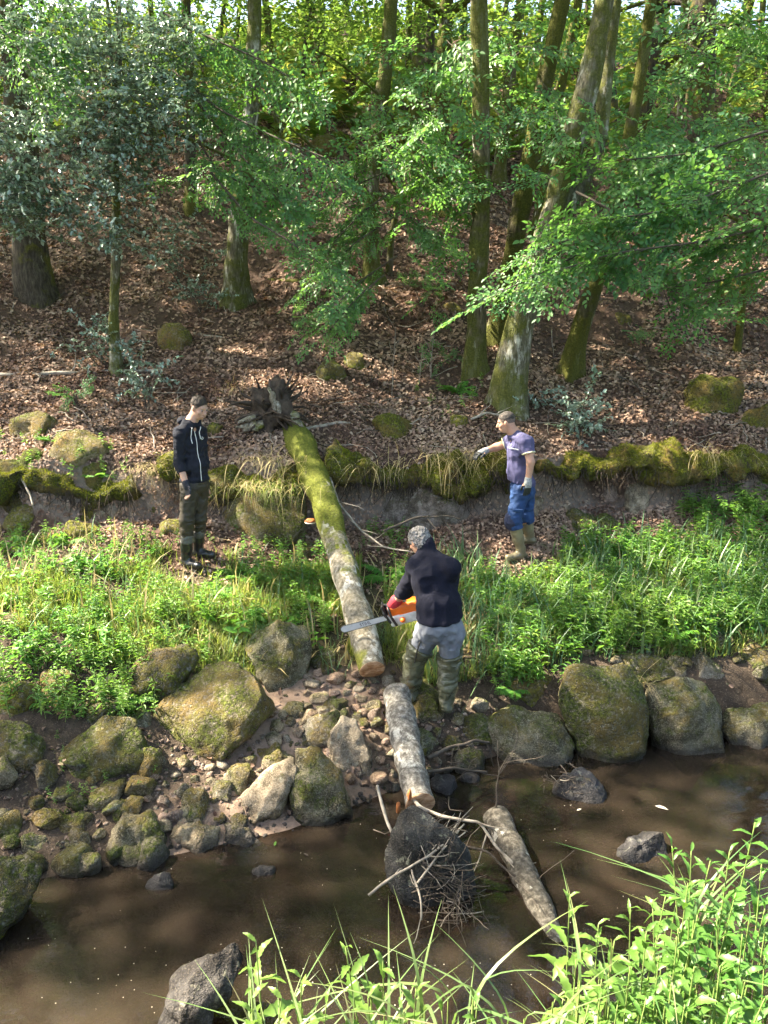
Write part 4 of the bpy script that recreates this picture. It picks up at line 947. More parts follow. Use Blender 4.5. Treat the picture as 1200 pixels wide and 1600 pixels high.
def sun_ground(P):
    t = (P[:, 2] - 1.0) / SUN[2]
    for _ in range(8):
        g = P - SUN * t[:, None]; t = t + (g[:, 2] - hq(g[:, 0], np.maximum(g[:, 1], 2.0))) / SUN[2] * .7
    return P - SUN * t[:, None]
def patch_keep(P, hard=.93, r=rng):
    """cuts away leaves between the sun and the chosen lit spots"""
    keep = np.ones(len(P), bool); fb = 1 + .35 * fbm(P * .9, 5, 2)
    for c in PG:
        q = P - c[:3]; along = q @ SUN; d = np.linalg.norm(q - along[:, None] * SUN, axis=1)
        rr = c[3] * 1.22 * fb
        keep &= ~((d < rr) & (along > 0) & (r.random(len(P)) < hard))
    return keep
def canopy():
    r = np.random.default_rng(99); N = 2300
    C = np.stack([r.uniform(-24, 15, N), r.uniform(3.2, 36, N), np.zeros(N)], -1)
    zlo = np.maximum(8.6, CAM_Z + .355 * C[:, 1] + 1.2); C[:, 2] = zlo + r.random(N) ** 1.4 * 5.0
    C = C[(fbm(C * .32, 44, 2) > -.42)]
    n = 34; P = (C[:, None] + r.normal(0, 1, (len(C), n, 3)) * [.62, .62, .28]).reshape(-1, 3)
    n2 = 52000; G2 = np.stack([r.uniform(-8, 10, n2), 3.6 + r.random(n2) * 21, np.zeros(n2)], -1); G2[:, 2] = hq(G2[:, 0], G2[:, 1]); zt = np.maximum(9.2, CAM_Z + .355 * G2[:, 1] + 2.6) + r.random(n2) * 4.5  # extra leaf layer laid along the sun's path to shade the view
    P2 = G2 + SUN * ((zt - G2[:, 2]) / SUN[2])[:, None] + r.normal(0, .15, (n2, 3)); P2 = P2[fbm(P2 * .8, 71, 2) > -.30]; P = np.concatenate([P, P2])
    P = P[patch_keep(P, 1.0, r)]
    zmin = CAM_Z + .345 * P[:, 1] + .45; P = P[P[:, 2] > zmin]
    base = [(k, q) for k, q in enumerate(TREES) if q[1][-1][2] > 9]; tops = np.array([q[1][-12] for _, q in base])
    near = np.argmin(((P[:, None, :2] - tops[None, :, :2]) ** 2).sum(-1), 1)
    for j, (k, q) in enumerate(base):
        m = near == j; nn = int(m.sum())
        if not nn: continue
        crown(q[0].name).add(*scatter(LEAF_V, LEAF_F, rot_xyz(r.uniform(0, 6.28, nn), r.normal(0, .4, nn), r.normal(0, .5, nn)), P[m], r.uniform(.14, .24, nn)), m=2)
canopy()
# distant crowns: one lower crown per far trunk, leaves hanging into the top of the picture
r = np.random.default_rng(321)
for t, Q, R in TREES:
    if not t.name.startswith('distant_tree'): continue
    n = 1000; c = Q[len(Q) // 2]; z0 = H(Q[0][0], Q[0][1])
    cl = np.stack([r.normal(c[0], 1.5, 26), r.normal(c[1], 1.3, 26), z0 + r.uniform(.8, 7.0, 26)], -1)
    P = (cl[r.integers(0, 26, n)] + r.normal(0, 1, (n, 3)) * [.55, .55, .22])
    crown(t.name).add(*scatter(LEAF_V, LEAF_F, rot_xyz(r.uniform(0, 6.28, n), r.normal(0, .4, n), r.normal(0, .5, n)), P, r.uniform(.10, .20, n)), m=2)
# mid slope crowns in view (yellow green, sunlit)
for (u, v, ru, rv, y, dy, n, key) in ((450,60,140,60,19,2,26,'t5'),(200,90,160,60,18,2,26,'t4'),(620,60,90,70,18,2,22,'t15'),(760,50,110,60,19,2,22,'t16'),(900,80,90,70,18,2,20,'t9'),(1040,60,90,60,18,2,20,'t12'),(1150,180,70,90,17,2,20,'t11'),(80,150,90,50,17,2,14,'left'),(1170,350,60,60,14,1,10,'t11'),(500,20,160,40,16,1,16,'t5'),(700,20,140,40,17,1,16,'t13')):
    rr = np.random.default_rng(int(u)); P = np.array([at(u + ru * rr.uniform(-1, 1), v + rv * rr.uniform(-1, 1), y + rr.uniform(-dy, dy)) for _ in range(n)])
    mb = crown(key); N_ = n * 40; pp = P[rr.integers(0, n, N_)] + rr.normal(0, 1, (N_, 3)) * [.45, .45, .16]
    mb.add(*scatter(LEAF_V, LEAF_F, rot_xyz(rr.uniform(0, 6.28, N_), rr.normal(0, .4, N_), rr.normal(0, .5, N_)), pp, rr.uniform(.06, .12, N_)), m=2)
for key, mb in CB.items():
    t = T[key][0] if key in T else bpy.data.objects[key]
    mb.obj('crown', [M['holly' if key == 'holly' else 'beech'], M['twig'], M['canopy']], t)  # includes crowns of unseen leaves added for shade
# ------------------------------------------------------------------ holly shrubs
def shrub(u, v, ru, rv, n, label, y=None, name='holly_shrub', temps=HSP, mat='holly', sc=.9):
    r = np.random.default_rng(int(u + v)); b = hit(u, v + rv) if y is None else at(u, v + rv, y); t = empty(name, tuple(b), label, 'shrub')
    c = at(u, v, b[1]); k = 1 / ppm(c); P = c + r.normal(0, 1, (n, 3)) * [ru * k * .5, ru * k * .35, rv * k * .5]; P[:, 2] = np.maximum(P[:, 2], b[2] + .03)
    mb = MB(); put(mb, temps, P, r.uniform(0, 6.28, n), r.normal(.1, .4, n), r.normal(0, .6, n), sc * r.uniform(.7, 1.3, n), r); mb.obj('foliage', [M[mat], M['twig']], t)
    mb = MB()
    for _ in range(6):
        q = P[r.integers(0, n)]; Q, R = resample([b + r.normal(0, .03, 3) * [1, 1, 0], (b + q) / 2 + [0, 0, .05], q], [.008, .006, .003], 10); mb.add(*tube(Q, R, 5, False))
    mb.obj('stems', M['twig'], t)
shrub(165, 540, 45, 34, 60, 'dark holly shrub around the foot of the pale blotched stem')
shrub(230, 600, 26, 40, 26, 'small trailing holly sprig left of the man in the hoodie')
shrub(905, 655, 26, 32, 46, 'round little holly bush right of the big forked trunk')
shrub(315, 465, 30, 24, 26, 'low holly sprout beside the whitish trunk')
shrub(835, 628, 28, 14, 22, 'low holly sprout at the foot of the big forked trunk')
for u_, v_, ru_, rv_, n_, lab_ in ((660,450,26,30,12,'low beech seedling in mid slope left of the straight mossy trunk'),(470,500,24,20,9,'small beech seedling above the root plate'),(1010,520,26,18,9,'small beech seedling right of the leaning mossy trunk'),(690,560,18,16,7,'tiny beech seedling left of the straight mossy trunk foot'),(120,620,24,16,8,'small beech seedling on leaves at the left')):
    shrub(u_, v_, ru_, rv_, n_, lab_, name='beech_seedling', temps=SPR, mat='beech', sc=.32)
shrub(430, 262, 60, 50, 70, 'bluish holly bush behind the drooping beech boughs')
shrub(280, 380, 50, 60, 50, 'dark holly bush between holly and whitish trunk', sc=1.0)
# ------------------------------------------------------------------ leaf litter
def litter():
    r = np.random.default_rng(17); mb = MB(); N = 185000
    y = 8.6 + (r.random(N) ** 1.9) * 20; x = r.uniform(-1, 1, N) * (2.2 + y * .56)
    ky5 = np.interp(x, PX, PY[:, 5]); k = ((y > ky5 - .05) | (r.random(N) < .55)) & ((fbm(xy(x * .8, y * .8), 88, 3) > -.42) | (r.random(N) < .35)); x, y = x[k], y[k]
    # a sparse scatter over the lower bank and stones
    M_ = 34000; x2 = r.uniform(-5.2, 5.2, M_); y2 = r.uniform(4.6, 9.4, M_); dens = np.clip((y2 - 7.0) / 1.4, .06, 1); k2 = r.random(M_) < dens; x = np.concatenate([x, x2[k2]]); y = np.concatenate([y, y2[k2]])
    z = hq(x, y); k = z > .02; x, y, z = x[k], y[k], z[k]; n = len(x)
    e = .05; gx_ = (hq(x + e, y) - hq(x - e, y)) / (2 * e); gy__ = (hq(x, y + e) - hq(x, y - e)) / (2 * e); nn = np.stack([-gx_, -gy__, np.ones(n)], -1); nn += r.normal(0, .42, (n, 3)) * [1, 1, 0]; nn /= np.linalg.norm(nn, axis=1)[:, None]
    lv, lf = leaf_t(1, .62, .20, .18); lv = lv - [.5, 0, 0]
    V, FS = scatter(lv, lf, frame_from(nn, r), np.stack([x, y, z + r.uniform(.0, .035, n)], -1), r.uniform(.036, .080, n) * np.clip(y / 11, .8, 1.6))
    o = obj('leaf_litter', V, FS, M['litter']); tag(o, 'carpet of brown fallen beech leaves over the slope', 'leaves', kind='stuff')
litter()
def twig_litter():
    r = np.random.default_rng(23); mb = MB()
    for _ in range(420):
        y = 9.4 + r.random() ** 1.6 * 9; x = r.uniform(-1, 1) * (1.5 + y * .5); a = r.uniform(0, 6.28); L = r.uniform(.12, .6); t = np.linspace(-.5, .5, 5) * L
        q = np.stack([x + t * math.cos(a) + r.normal(0, .012, 5), y + t * math.sin(a) + r.normal(0, .012, 5), 0 * t], -1); q[:, 2] = hq(q[:, 0], q[:, 1]) + .03 + r.uniform(0, .03)
        mb.add(*tube(q, np.linspace(r.uniform(.004, .010), .003, 5), 4, True), m=int(r.random() < .4))
    o = mb.obj('twig_litter', [M['twig'], M['twig_pale']]); tag(o, 'small dead twigs strewn over the leafy slope', 'twigs', kind='stuff')
twig_litter()
# ------------------------------------------------------------------ grass, weeds, ferns
def blade_t(n=4, w=.02, bend=.45):
    t = np.linspace(0, 1, n + 1); x = bend * t ** 2; z = t - .28 * bend * t ** 2; ww = w * (1 - t ** 1.6)
    V = []; 
    for i in range(n): V += [[x[i], -ww[i], z[i]], [x[i], ww[i], z[i]]]
    V.append([x[n], 0, z[n]]); F = [[2 * i, 2 * i + 1, 2 * i + 3, 2 * i + 2] for i in range(n - 1)]
    return np.array(V), [np.array(F), np.array([[2 * n - 2, 2 * n - 1, 2 * n]])]
BL = [blade_t(3, .030, b) for b in (.25, .5, .85)]
def blades(mb, x, y, h, r, m=0, temps=BL, z=None, tilt=.3, wide=1.0):
    idx = r.integers(0, len(temps), len(x)); zz = hq(x, y) - .01 if z is None else z; P = np.stack([x, y, zz], -1)
    R = rotz(r.uniform(0, 6.28, len(x))) @ roty(r.normal(0, tilt, len(x)))
    for k in range(len(temps)):
        q = idx == k
        if q.any(): mb.add(*scatter(temps[k][0], temps[k][1], R[q], P[q], np.stack([h[q], h[q] * wide, h[q]], -1)), m=m)
EXC = [(*(hit(306, 878)[:2] + [0, -.10]), .42), (*(hit(306, 878)[:2] + [.1, -.42]), .22), (*(hit(808, 868)[:2] + [0, -.12]), .42), (*(hit(800, 880)[:2] + [0, -.3]), .25)]
def free(x, y, k=1.0): return np.all([np.hypot(x - a, y - b) > c * k for a, b, c in EXC], axis=0)
def in_bank(N, r, x0, x1, lo=.0, hi=1.0):
    x = r.uniform(x0, x1, N); k2 = np.interp(x, PX, PY[:, 2]); k3 = np.interp(x, PX, PY[:, 3]); f = r.random(N); y = k2 - .25 + (k3 - k2 + .35) * (lo + (hi - lo) * f); return x, y
def bank_grass():
    r = np.random.default_rng(5); mb = MB()
    x, y = in_bank(60000, r, -6.5, -.25); d = fbm(xy(x * 1.4, y * 1.4), 61, 2); k = (d > -.30) & (free(x, y, .9) | (r.random(len(x)) < .06)); x, y = x[k], y[k]; blades(mb, x, y, r.uniform(.06, .20, len(x)), r, tilt=.45)
    x, y = in_bank(34000, r, .0, 6.5); d = fbm(xy(x * 1.4, y * 1.4), 62, 2); k = (d > -.3) & (free(x, y, .9) | (r.random(len(x)) < .06)); x, y = x[k], y[k]; blades(mb, x, y, r.uniform(.07, .24, len(x)), r, tilt=.4)
    x, y = in_bank(2600, r, .4, 6.0); k = free(x, y); blades(mb, x[k], y[k], r.uniform(.25, .50, int(k.sum())), r, m=1, tilt=.25)
    x, y = in_bank(600, r, -5.5, -.3); k = free(x, y); blades(mb, x[k], y[k], r.uniform(.18, .36, int(k.sum())), r, m=1, tilt=.3)
    x, y = in_bank(900, r, -5.5, 6.0); k = free(x, y); blades(mb, x[k], y[k], r.uniform(.15, .42, int(k.sum())), r, m=2, tilt=.5)
    o = mb.obj('bank_grass', [M['grass'], M['sedge'], M['drygrass']]); tag(o, 'short yellow green grass on the far bank', 'grass', kind='stuff')
bank_grass()
def weed_t(seed, h=1.0, nl=15, ll=.24, W=.30):
    r = np.random.default_rng(seed); q = [np.zeros(3)]; d = np.array([r.normal(0, .12), r.normal(0, .12), 1.])
    for k in range(7): q.append(q[-1] + unit(d) * h / 7); d = d + r.normal(0, .09, 3) * [1, 1, 0]
    q = np.array(q); tt = np.linspace(.25, 1, nl); P = np.stack([np.interp(tt, np.linspace(0, 1, 8), q[:, i]) for i in range(3)], -1)
    yw = np.arange(nl) * 2.4 + r.normal(0, .3, nl); lv, lf = leaf_t(1, W, .10, .25)
    V, F = scatter(lv, lf, rot_xyz(yw, r.normal(.25, .3, nl), r.normal(0, .25, nl)), P, ll * r.uniform(.6, 1.15, nl) * np.interp(tt, [.25, .6, 1], [1, 1, .55]))
    return (V, F), tube(q, np.linspace(.013, .006, 8), 4, False)
WD = [weed_t(i) for i in range(5)]; WD2 = [weed_t(20 + i, 1.0, 18, .30, .22) for i in range(4)]
def weeds(name, label, spots, seed, mat, temps, hmin, hmax, y0=None):
    r = np.random.default_rng(seed); mb = MB()
    for (u0, v0, u1, v1, n) in spots:
        u = r.uniform(u0, u1, n); v = r.uniform(v0, v1, n); P = np.array([hit(a, b) for a, b in zip(u, v)])
        k = (P[:, 2] > .1) & free(P[:, 0], P[:, 1]); P = P[k]; n = len(P)
        put(mb, temps, P, r.uniform(0, 6.28, n), np.zeros(n), r.normal(0, .2, n), r.uniform(hmin, hmax, n), r)
    o = mb.obj(name, [M[mat], M['stem']]); tag(o, label, 'weeds', kind='stuff')
weeds('bank_weeds', 'dense bright green weeds on the right bank', [(880,872,1240,1000,560),(740,900,890,965,120),(1060,800,1240,880,130),(1100,765,1240,820,50),(880,850,1060,885,70),(880,960,1110,1030,210),(1110,950,1240,992,50),(770,1050,880,1080,30),(760,960,900,1040,70)], 3, 'weed', WD2, .16, .36)
weeds('bank_weeds', 'leafy green weeds scattered over the left bank', [(330,890,520,1000,150),(0,900,330,1050,260),(240,945,330,990,30),(0,1040,250,1130,150),(180,1040,260,1110,20),(400,870,530,930,50),(600,880,640,960,24)], 4, 'weed', WD, .12, .30)
WD3 = [weed_t(40 + i, .8, 9, .42, .5) for i in range(3)]
weeds('bank_weeds', 'broad leaved darker weeds dotted over both banks', [(0,900,520,1040,60),(760,900,1240,1010,110),(0,840,260,900,30)], 9, 'fern', WD3, .14, .30)
weeds('bank_weeds', 'small green seedlings between the stones on the left', [(80,1150,240,1260,26),(0,1330,60,1370,26),(280,1030,420,1080,26),(380,960,470,990,30)], 6, 'weed', WD, .07, .15)
weeds('bank_weeds', 'sparse green seedlings on the leafy ledge', [(0,690,200,760,26),(640,600,760,660,14),(560,830,640,870,26),(270,830,480,880,46),(0,835,260,900,90)], 7, 'weed', WD, .10, .24)
def frond_mesh(seed, mat='fern'):
    r = np.random.default_rng(seed); n = 17; t = np.linspace(0, 1, 22); q = np.stack([t * .82, 0 * t, .62 * t - .55 * t ** 2], -1); mb = MB(); mb.add(*tube(q, np.linspace(.007, .002, 22), 3, False), m=1)
    lv, lf = leaf_t(1, .26, .05, .15)
    for sd in (-1, 1):
        tt = np.linspace(.12, .99, n); P = np.stack([np.interp(tt, t, q[:, i]) for i in range(3)], -1); L = .25 * np.sin(np.pi * np.clip(tt * .82 + .16, 0, 1)) ** .8
        slope = np.arctan(.62 - 1.1 * tt)
        mb.add(*scatter(lv, lf, rot_xyz(sd * (1.25 + r.normal(0, .06, n)), -.15 + r.normal(0, .08, n), r.normal(0, .15, n)), P, L), m=0)
    V, FS, fm = mb.out(); return make_mesh('frond', V, FS, [M[mat], M['stem']], True, fm)
FR = [frond_mesh(i) for i in range(3)]
FERNS = [(320,935,.42,'fern at the sunny grass edge below the man in the hoodie'),(375,905,.35,'fern right of the boots of the man in the hoodie'),(470,930,.40,'fern just left of the sawn trunk'),(445,985,.34,'fern above the wedge shaped boulder'),(130,985,.34,'fern among the sunny left grass'),
 (150,745,.22,'small fern on the yellow moss hump, left bank'),(105,850,.25,'little fern at the foot of the left bank'),(715,615,.42,'fern on the leaves left of the big forked trunk'),(605,905,.40,'fern between the trunk and the man sawing'),(860,965,.42,'fern under the weeds, right of the sedge'),(800,1080,.32,'fern hanging over the low boulder at the water'),
 (945,985,.42,'fern above the tallest boulder'),(1060,995,.40,'fern above the squarish boulder'),(200,1100,.28,'fern between the left boulders'),(540,905,.30,'fern touching the right side of the sawn trunk'),(310,1090,.16,'tiny fern growing on the largest slab'),(80,690,.24,'fern beside the moss rimmed grey boulder'),(1150,940,.42,'fern at the right edge of the weeds')]
for u, v, s, lab in FERNS:
    p = hit(u, v); t = empty('fern', (p[0], p[1], p[2]), lab, 'fern'); r = np.random.default_rng(int(u)); n = 7
    for k in range(n):
        o = bpy.data.objects.new('frond', FR[k % 3]); COL.objects.link(o); o.parent = t; a = k * 6.283 / n + r.normal(0, .25); sc = s * r.uniform(.75, 1.15)
        o.rotation_euler = (r.normal(0, .12), r.normal(-.12, .15), a); o.scale = (sc, sc, sc)
# bracken on the far crest
def bracken():
    r = np.random.default_rng(8); me = [frond_mesh(50 + i, 'bracken') for i in range(2)]; mb = MB(); n = 1000
    x = r.uniform(-16, 15, n); y = r.uniform(20, 36, n); z = hq(x, y) + .1
    for k in range(2):
        V = np.array([v.co[:] for v in me[k].vertices]); F4 = np.array([list(p.vertices) for p in me[k].polygons if len(p.vertices) == 4]); q = np.arange(n) % 2 == k
        nn = int(q.sum()); mb.add(*scatter(V, [F4], rot_xyz(r.uniform(0, 6.28, nn), r.uniform(.2, .9, nn), r.normal(0, .4, nn)), np.stack([x, y, z], -1)[q], r.uniform(.9, 1.7, nn)))
    o = mb.obj('bracken', M['bracken']); tag(o, 'sunlit yellow green bracken along the top of the slope', 'bracken', kind='stuff')
    for m in me: bpy.data.meshes.remove(m)
bracken()
LB = [blade_t(7, .012, b) for b in (.7, 1.2, 1.7)]
def clump(name, u, v, n, h0, h1, label, mat, spread=.12, y=None, tilt=.35, hang=False, temps=LB, wide=1.0, cat='grass'):
    r = np.random.default_rng(int(u * 3 + v)); b = hit(u, v) if y is None else at(u, v, y); mb = MB()
    x = b[0] + r.normal(0, spread, n); yy = b[1] + r.normal(0, spread * .5, n); z = np.full(n, b[2] - .01) + r.normal(0, .02, n); h = r.uniform(h0, h1, n)
    if not hang: blades(mb, x, yy, h, r, temps=temps, z=z, tilt=tilt, wide=wide)
    else:
        idx = r.integers(0, 3, n); R = rotz(r.normal(-1.57, 1.2, n)) @ roty(r.normal(1.05, .6, n))
        for k in range(3):
            q = idx == k; mb.add(*scatter(temps[k][0], temps[k][1], R[q], np.stack([x, yy, z], -1)[q], np.stack([h[q], h[q] * wide, h[q]], -1)))
    o = mb.obj(name, M[mat], None, tuple(b)); tag(o, label, cat); return o
clump('sedge_clump', 775, 985, 110, .30, .62, 'blue green sedge clump right of the man sawing', 'sedge', .13)
clump('sedge_clump', 770, 1050, 60, .25, .50, 'lower sedge tuft drooping over stones behind the man sawing', 'sedge', .10)
clump('sedge_clump', 597, 1000, 120, .15, .32, 'dark fine sedge tuft between the trunk and the man sawing', 'sedge', .09)
clump('dry_grass_clump', 735, 990, 90, .25, .5, 'straw coloured dead grass behind the legs of the man sawing', 'drygrass', .09)
clump('dry_grass_clump', 718, 712, 170, .18, .42, 'straw coloured grass hanging from the ledge at the outstretched hand', 'drygrass', .24, 9.2, hang=True)
clump('dry_grass_clump', 590, 722, 100, .15, .36, 'dry grass hanging from the ledge right of the fallen trunk', 'drygrass', .28, 9.15, hang=True)
clump('dry_grass_clump', 1110, 705, 80, .15, .34, 'dry grass hanging from the ledge at the right', 'drygrass', .18, 9.25, hang=True)
clump('dry_grass_clump', 420, 715, 120, .15, .36, 'dry grass hanging under the root plate', 'drygrass', .25, 8.95, hang=True)
clump('dry_grass_clump', 405, 757, 150, .12, .30, 'pale grass draped over the big boulder left of the trunk', 'drygrass', .28, 8.38, hang=True)
clump('grass_tuft', 420, 760, 200, .10, .26, 'green grass on top of the big boulder left of the trunk', 'grass', .26, 8.40, hang=True)
clump('dry_grass_clump', 362, 606, 110, .14, .28, 'tuft of rusty dead fern on the leaves above the root plate', 'drygrass', .12, hang=True, y=hit(362, 606)[1])
clump('dry_grass_clump', 240, 728, 120, .12, .28, 'dry grass hanging from the moss left of the man in the hoodie', 'drygrass', .16, 8.75, hang=True)
clump('grass_tuft', 425, 985, 150, .10, .24, 'fine grass fringe on top of the wedge shaped boulder', 'sedge', .13, hang=True, y=hit(425, 1000)[1] - .1)
clump('grass_tuft', 1005, 1068, 46, .15, .30, 'few dry blades between the two biggest right boulders', 'drygrass', .05, hang=True, y=6.35)
# dead stalks standing on the slope
for k, (u, v, dv, lab) in enumerate(((612,620,110,'tall dry stalk with seed head standing on the slope in the middle'),(655,600,60,'short dry stalk right of the tall one'),(672,590,75,'bent dry stalk near the straight mossy trunk'))):
    b = hit(u, v); branch('dry_stalk', [(u, v, b[1]), (u + 3, v - dv * .5, b[1]), (u + 6, v - dv, b[1])], .007, .003, lab, 'twig_pale', 5, 60 + k)
# ------------------------------------------------------------------ near bank: tall plants at the photographer's feet
def long_leaf(seed, W=.26, serr=True):
    r = np.random.default_rng(seed); n = 12; t = np.linspace(0, 1, n + 1); w_ = W * np.sin(np.pi * t ** .8) ** .9 * .5
    if serr: w_ = w_ * (1 + .16 * np.where(np.arange(n + 1) % 2, 1, -1))
    w_[0] = .01; w_[-1] = 0; x = t - .10 * t ** 3; z = .05 * np.sin(t * 3) - .28 * t ** 2.2 + .02 * np.sin(t * 11 + seed)
    V = []
    for i in range(n + 1): V += [[x[i], w_[i], z[i] + w_[i] * .35], [x[i], 0, z[i]], [x[i], -w_[i], z[i] + w_[i] * .35]]
    F = []
    for i in range(n): a = 3 * i; F += [[a, a + 3, a + 4, a + 1], [a + 1, a + 4, a + 5, a + 2]]
    return make_mesh('leaf', np.array(V), [np.array(F)], M['balsam'])
LL = [long_leaf(1, .24), long_leaf(2, .29), long_leaf(3, .20)]
def tall_plant(u, v, y, label, group, seed, nl=18, L=.135):
    r = np.random.default_rng(seed); top = at(u, v, y); x0 = top[0] + r.normal(0, .08); y0 = y - r.uniform(.0, .12); z0 = H(x0, y0)
    t = empty('tall_plant', (x0, y0, z0), label, 'plant', group)
    P = [np.array([x0, y0, z0 - .05]), np.array([x0 * .6 + top[0] * .4 + r.normal(0, .03), y0, z0 * .55 + top[2] * .45]), top]; Q, R = resample(P, [.007, .005, .002], 40)
    obj('stem', *tube(Q, R, 6, True), M['stem'], t)
    hgt_ = top[2] - z0; a = r.uniform(0, 6.28)
    tt = 1 - np.linspace(0, 1, nl) ** 1.15 * min(.75, .85 / max(hgt_, .3)); 
    for k in range(nl):
        f = tt[k]; p = np.array([np.interp(f, np.linspace(0, 1, 40), Q[:, i]) for i in range(3)]); a += 2.4
        o = bpy.data.objects.new('leaf', LL[int(r.integers(0, 3))]); COL.objects.link(o); o.parent = t; o.location = p - [x0, y0, z0]
        s = L * min(1.25, .40 + k * .11) * r.uniform(.8, 1.2); o.scale = (s, s, s); o.rotation_euler = Matrix.Rotation(a, 3, 'Z').to_quaternion().to_matrix().to_euler()
        o.rotation_euler = (Matrix.Rotation(a + r.normal(0, .25), 3, 'Z') @ Matrix.Rotation(-(1.05 - .09 * k) + r.normal(.15, .25), 3, 'Y') @ Matrix.Rotation(r.normal(0, .3), 3, 'X')).to_euler()
TP = [(400,1472,2.25,'tallest leafy plant of the bottom group, left end'),(392,1530,2.1,'short leafy plant at the left end of the bottom group'),(470,1528,2.15,'second tall leafy plant from the left at the bottom'),(540,1482,2.2,'upright plant with drooping leaves, bottom centre left'),(598,1500,2.15,'slim plant in the middle of the bottom group'),(650,1545,2.1,'leafy plant tip below the twig heap')]
TPG = [(440,1560),(510,1568),(575,1560),(625,1575),(690,1580),(745,1570)]
TPR = [(890,1402,2.45,'toothed leaf plant nearest the floating log, right side'),(935,1445,2.4,'plant just right of the toothed leaf plant'),(1050,1322,2.75,'tall pale plant in the right foreground thicket, upper left'),(1180,1285,2.8,'tallest plant of the right foreground thicket'),(1110,1345,2.75,'broad leafed plant in the upper right thicket'),(985,1420,2.55,'bushy plant in the middle of the right thicket')]
TPRG = [(960,1470),(1010,1455),(1040,1400),(1075,1380),(1140,1330),(1150,1395),(1190,1350),(1195,1420),(900,1500),(940,1530),(985,1510),(1030,1490),(1060,1450),(1090,1430),(1120,1440),(1160,1460),(1195,1490),(880,1560),(920,1570),(965,1570),(1010,1560),(1050,1530),(1085,1510),(1125,1510),(1165,1530),(1195,1560),(1070,1570),(1140,1575),(1020,1420),(1080,1330)]
for i, (u, v, y, lab) in enumerate(TP): tall_plant(u, v, y, lab, None, i)
for i, (u, v) in enumerate(TPG): tall_plant(u, v, 2.0, 'low leafy plant along the bottom edge of the picture', 'low plants along the bottom edge', 40 + i, 11)
for i, (u, v, y, lab) in enumerate(TPR): tall_plant(u, v, y, lab, None, 80 + i, 20)
for i, (u, v) in enumerate(TPRG): tall_plant(u, v, 2.65 - (v - 1330) / 250 * .6, 'bright green leafy plant in the lower right foreground thicket', 'plants in the lower right thicket', 120 + i, 17)
def near_grass():
    r = np.random.default_rng(77); mb = MB()
    for (u0, u1, v0, v1, y, n, h0, h1) in ((570,860,1500,1640,2.1,46,.18,.36),(380,600,1560,1640,2.0,50,.25,.45),(860,1220,1450,1640,2.35,70,.18,.36),(1050,1220,1330,1450,2.75,40,.3,.55),(640,780,1430,1500,2.2,12,.35,.5)):
        u = r.uniform(u0, u1, n); v = r.uniform(v0, v1, n); P = np.array([at(a, b, y + r.normal(0, .12)) for a, b in zip(u, v)]); h = r.uniform(h0, h1, n); gz = hq(P[:, 0], np.maximum(P[:, 1], 2.0))
        z = np.maximum(P[:, 2] - h * .8, gz - .05); blades(mb, P[:, 0], P[:, 1], h * 1.0, r, temps=LB, z=z, tilt=.22, wide=1.5)
        # lower stalks down to the ground
        for p, zz in zip(P, z):
            g = H(p[0], p[1])
            if zz > g + .02: mb.add(*tube([(p[0], p[1], g - .03), (p[0], p[1], zz + .02)], [.004, .003], 4, False), m=1)
    o = mb.obj('tall_grass', [M['tallgrass'], M['stem']]); tag(o, 'long arching grass blades on the near bank', 'grass', kind='stuff')
    mb = MB()
    x = r.uniform(-2.4, 3.2, 9000); y = r.uniform(.6, 2.4, 9000) + .5 / (1 + np.exp(-(x - 1.1) * 3)); k = hgt(x, y) > .05; x, y = x[k], y[k]
    blades(mb, x, y, r.uniform(.10, .35, len(x)), r, z=hgt(x, y) - .01, tilt=.4); o = mb.obj('near_grass', M['tallgrass']); tag(o, 'low grass covering the near bank', 'grass', kind='stuff')
near_grass()
# floating specks and leaves on the stream
def specks():
    r = np.random.default_rng(2); mb = MB(); n = 230
    u = r.uniform(0, 1000, n); v = r.uniform(1250, 1600, n); k = (fbm(xy(u / 130, v / 90), 4, 2) > -.15); P = np.array([whit(a, b, .003) for a, b in zip(u[k], v[k])]); S, F = ICO[1]
    mb.add(*scatter(S * [1, 1, .35], [F], np.tile(np.eye(3), (len(P), 1, 1)), P, r.uniform(.0018, .0045, len(P)))); o = mb.obj('floating_specks', M['foam']); tag(o, 'pale specks of debris drifting on the stream', 'debris', kind='stuff')
    for k, (u, v, s, lab) in enumerate(((1034,1262,.065,'pale willow shaped leaf floating right of the wet wedge'),(905,1265,.03,'small pale leaf floating below the wet wedge'),(430,1318,.035,'green leaf floating below the egg shaped boulder'),(478,1335,.03,'dark bit of bark floating left of the midstream rock'))):
        p = whit(u, v, .006); lv, lf = leaf_t(1, .35, .08, .02); R = rotz(np.array([-.5 + k])); V, F_ = scatter(lv - [.5, 0, 0], lf, R, p[None], np.array([s * 1.6])); o = obj('floating_leaf', V, F_, M['foam' if k < 2 else ('balsam' if k == 2 else 'twig')], None, tuple(p)); tag(o, lab, 'leaf')
specks()
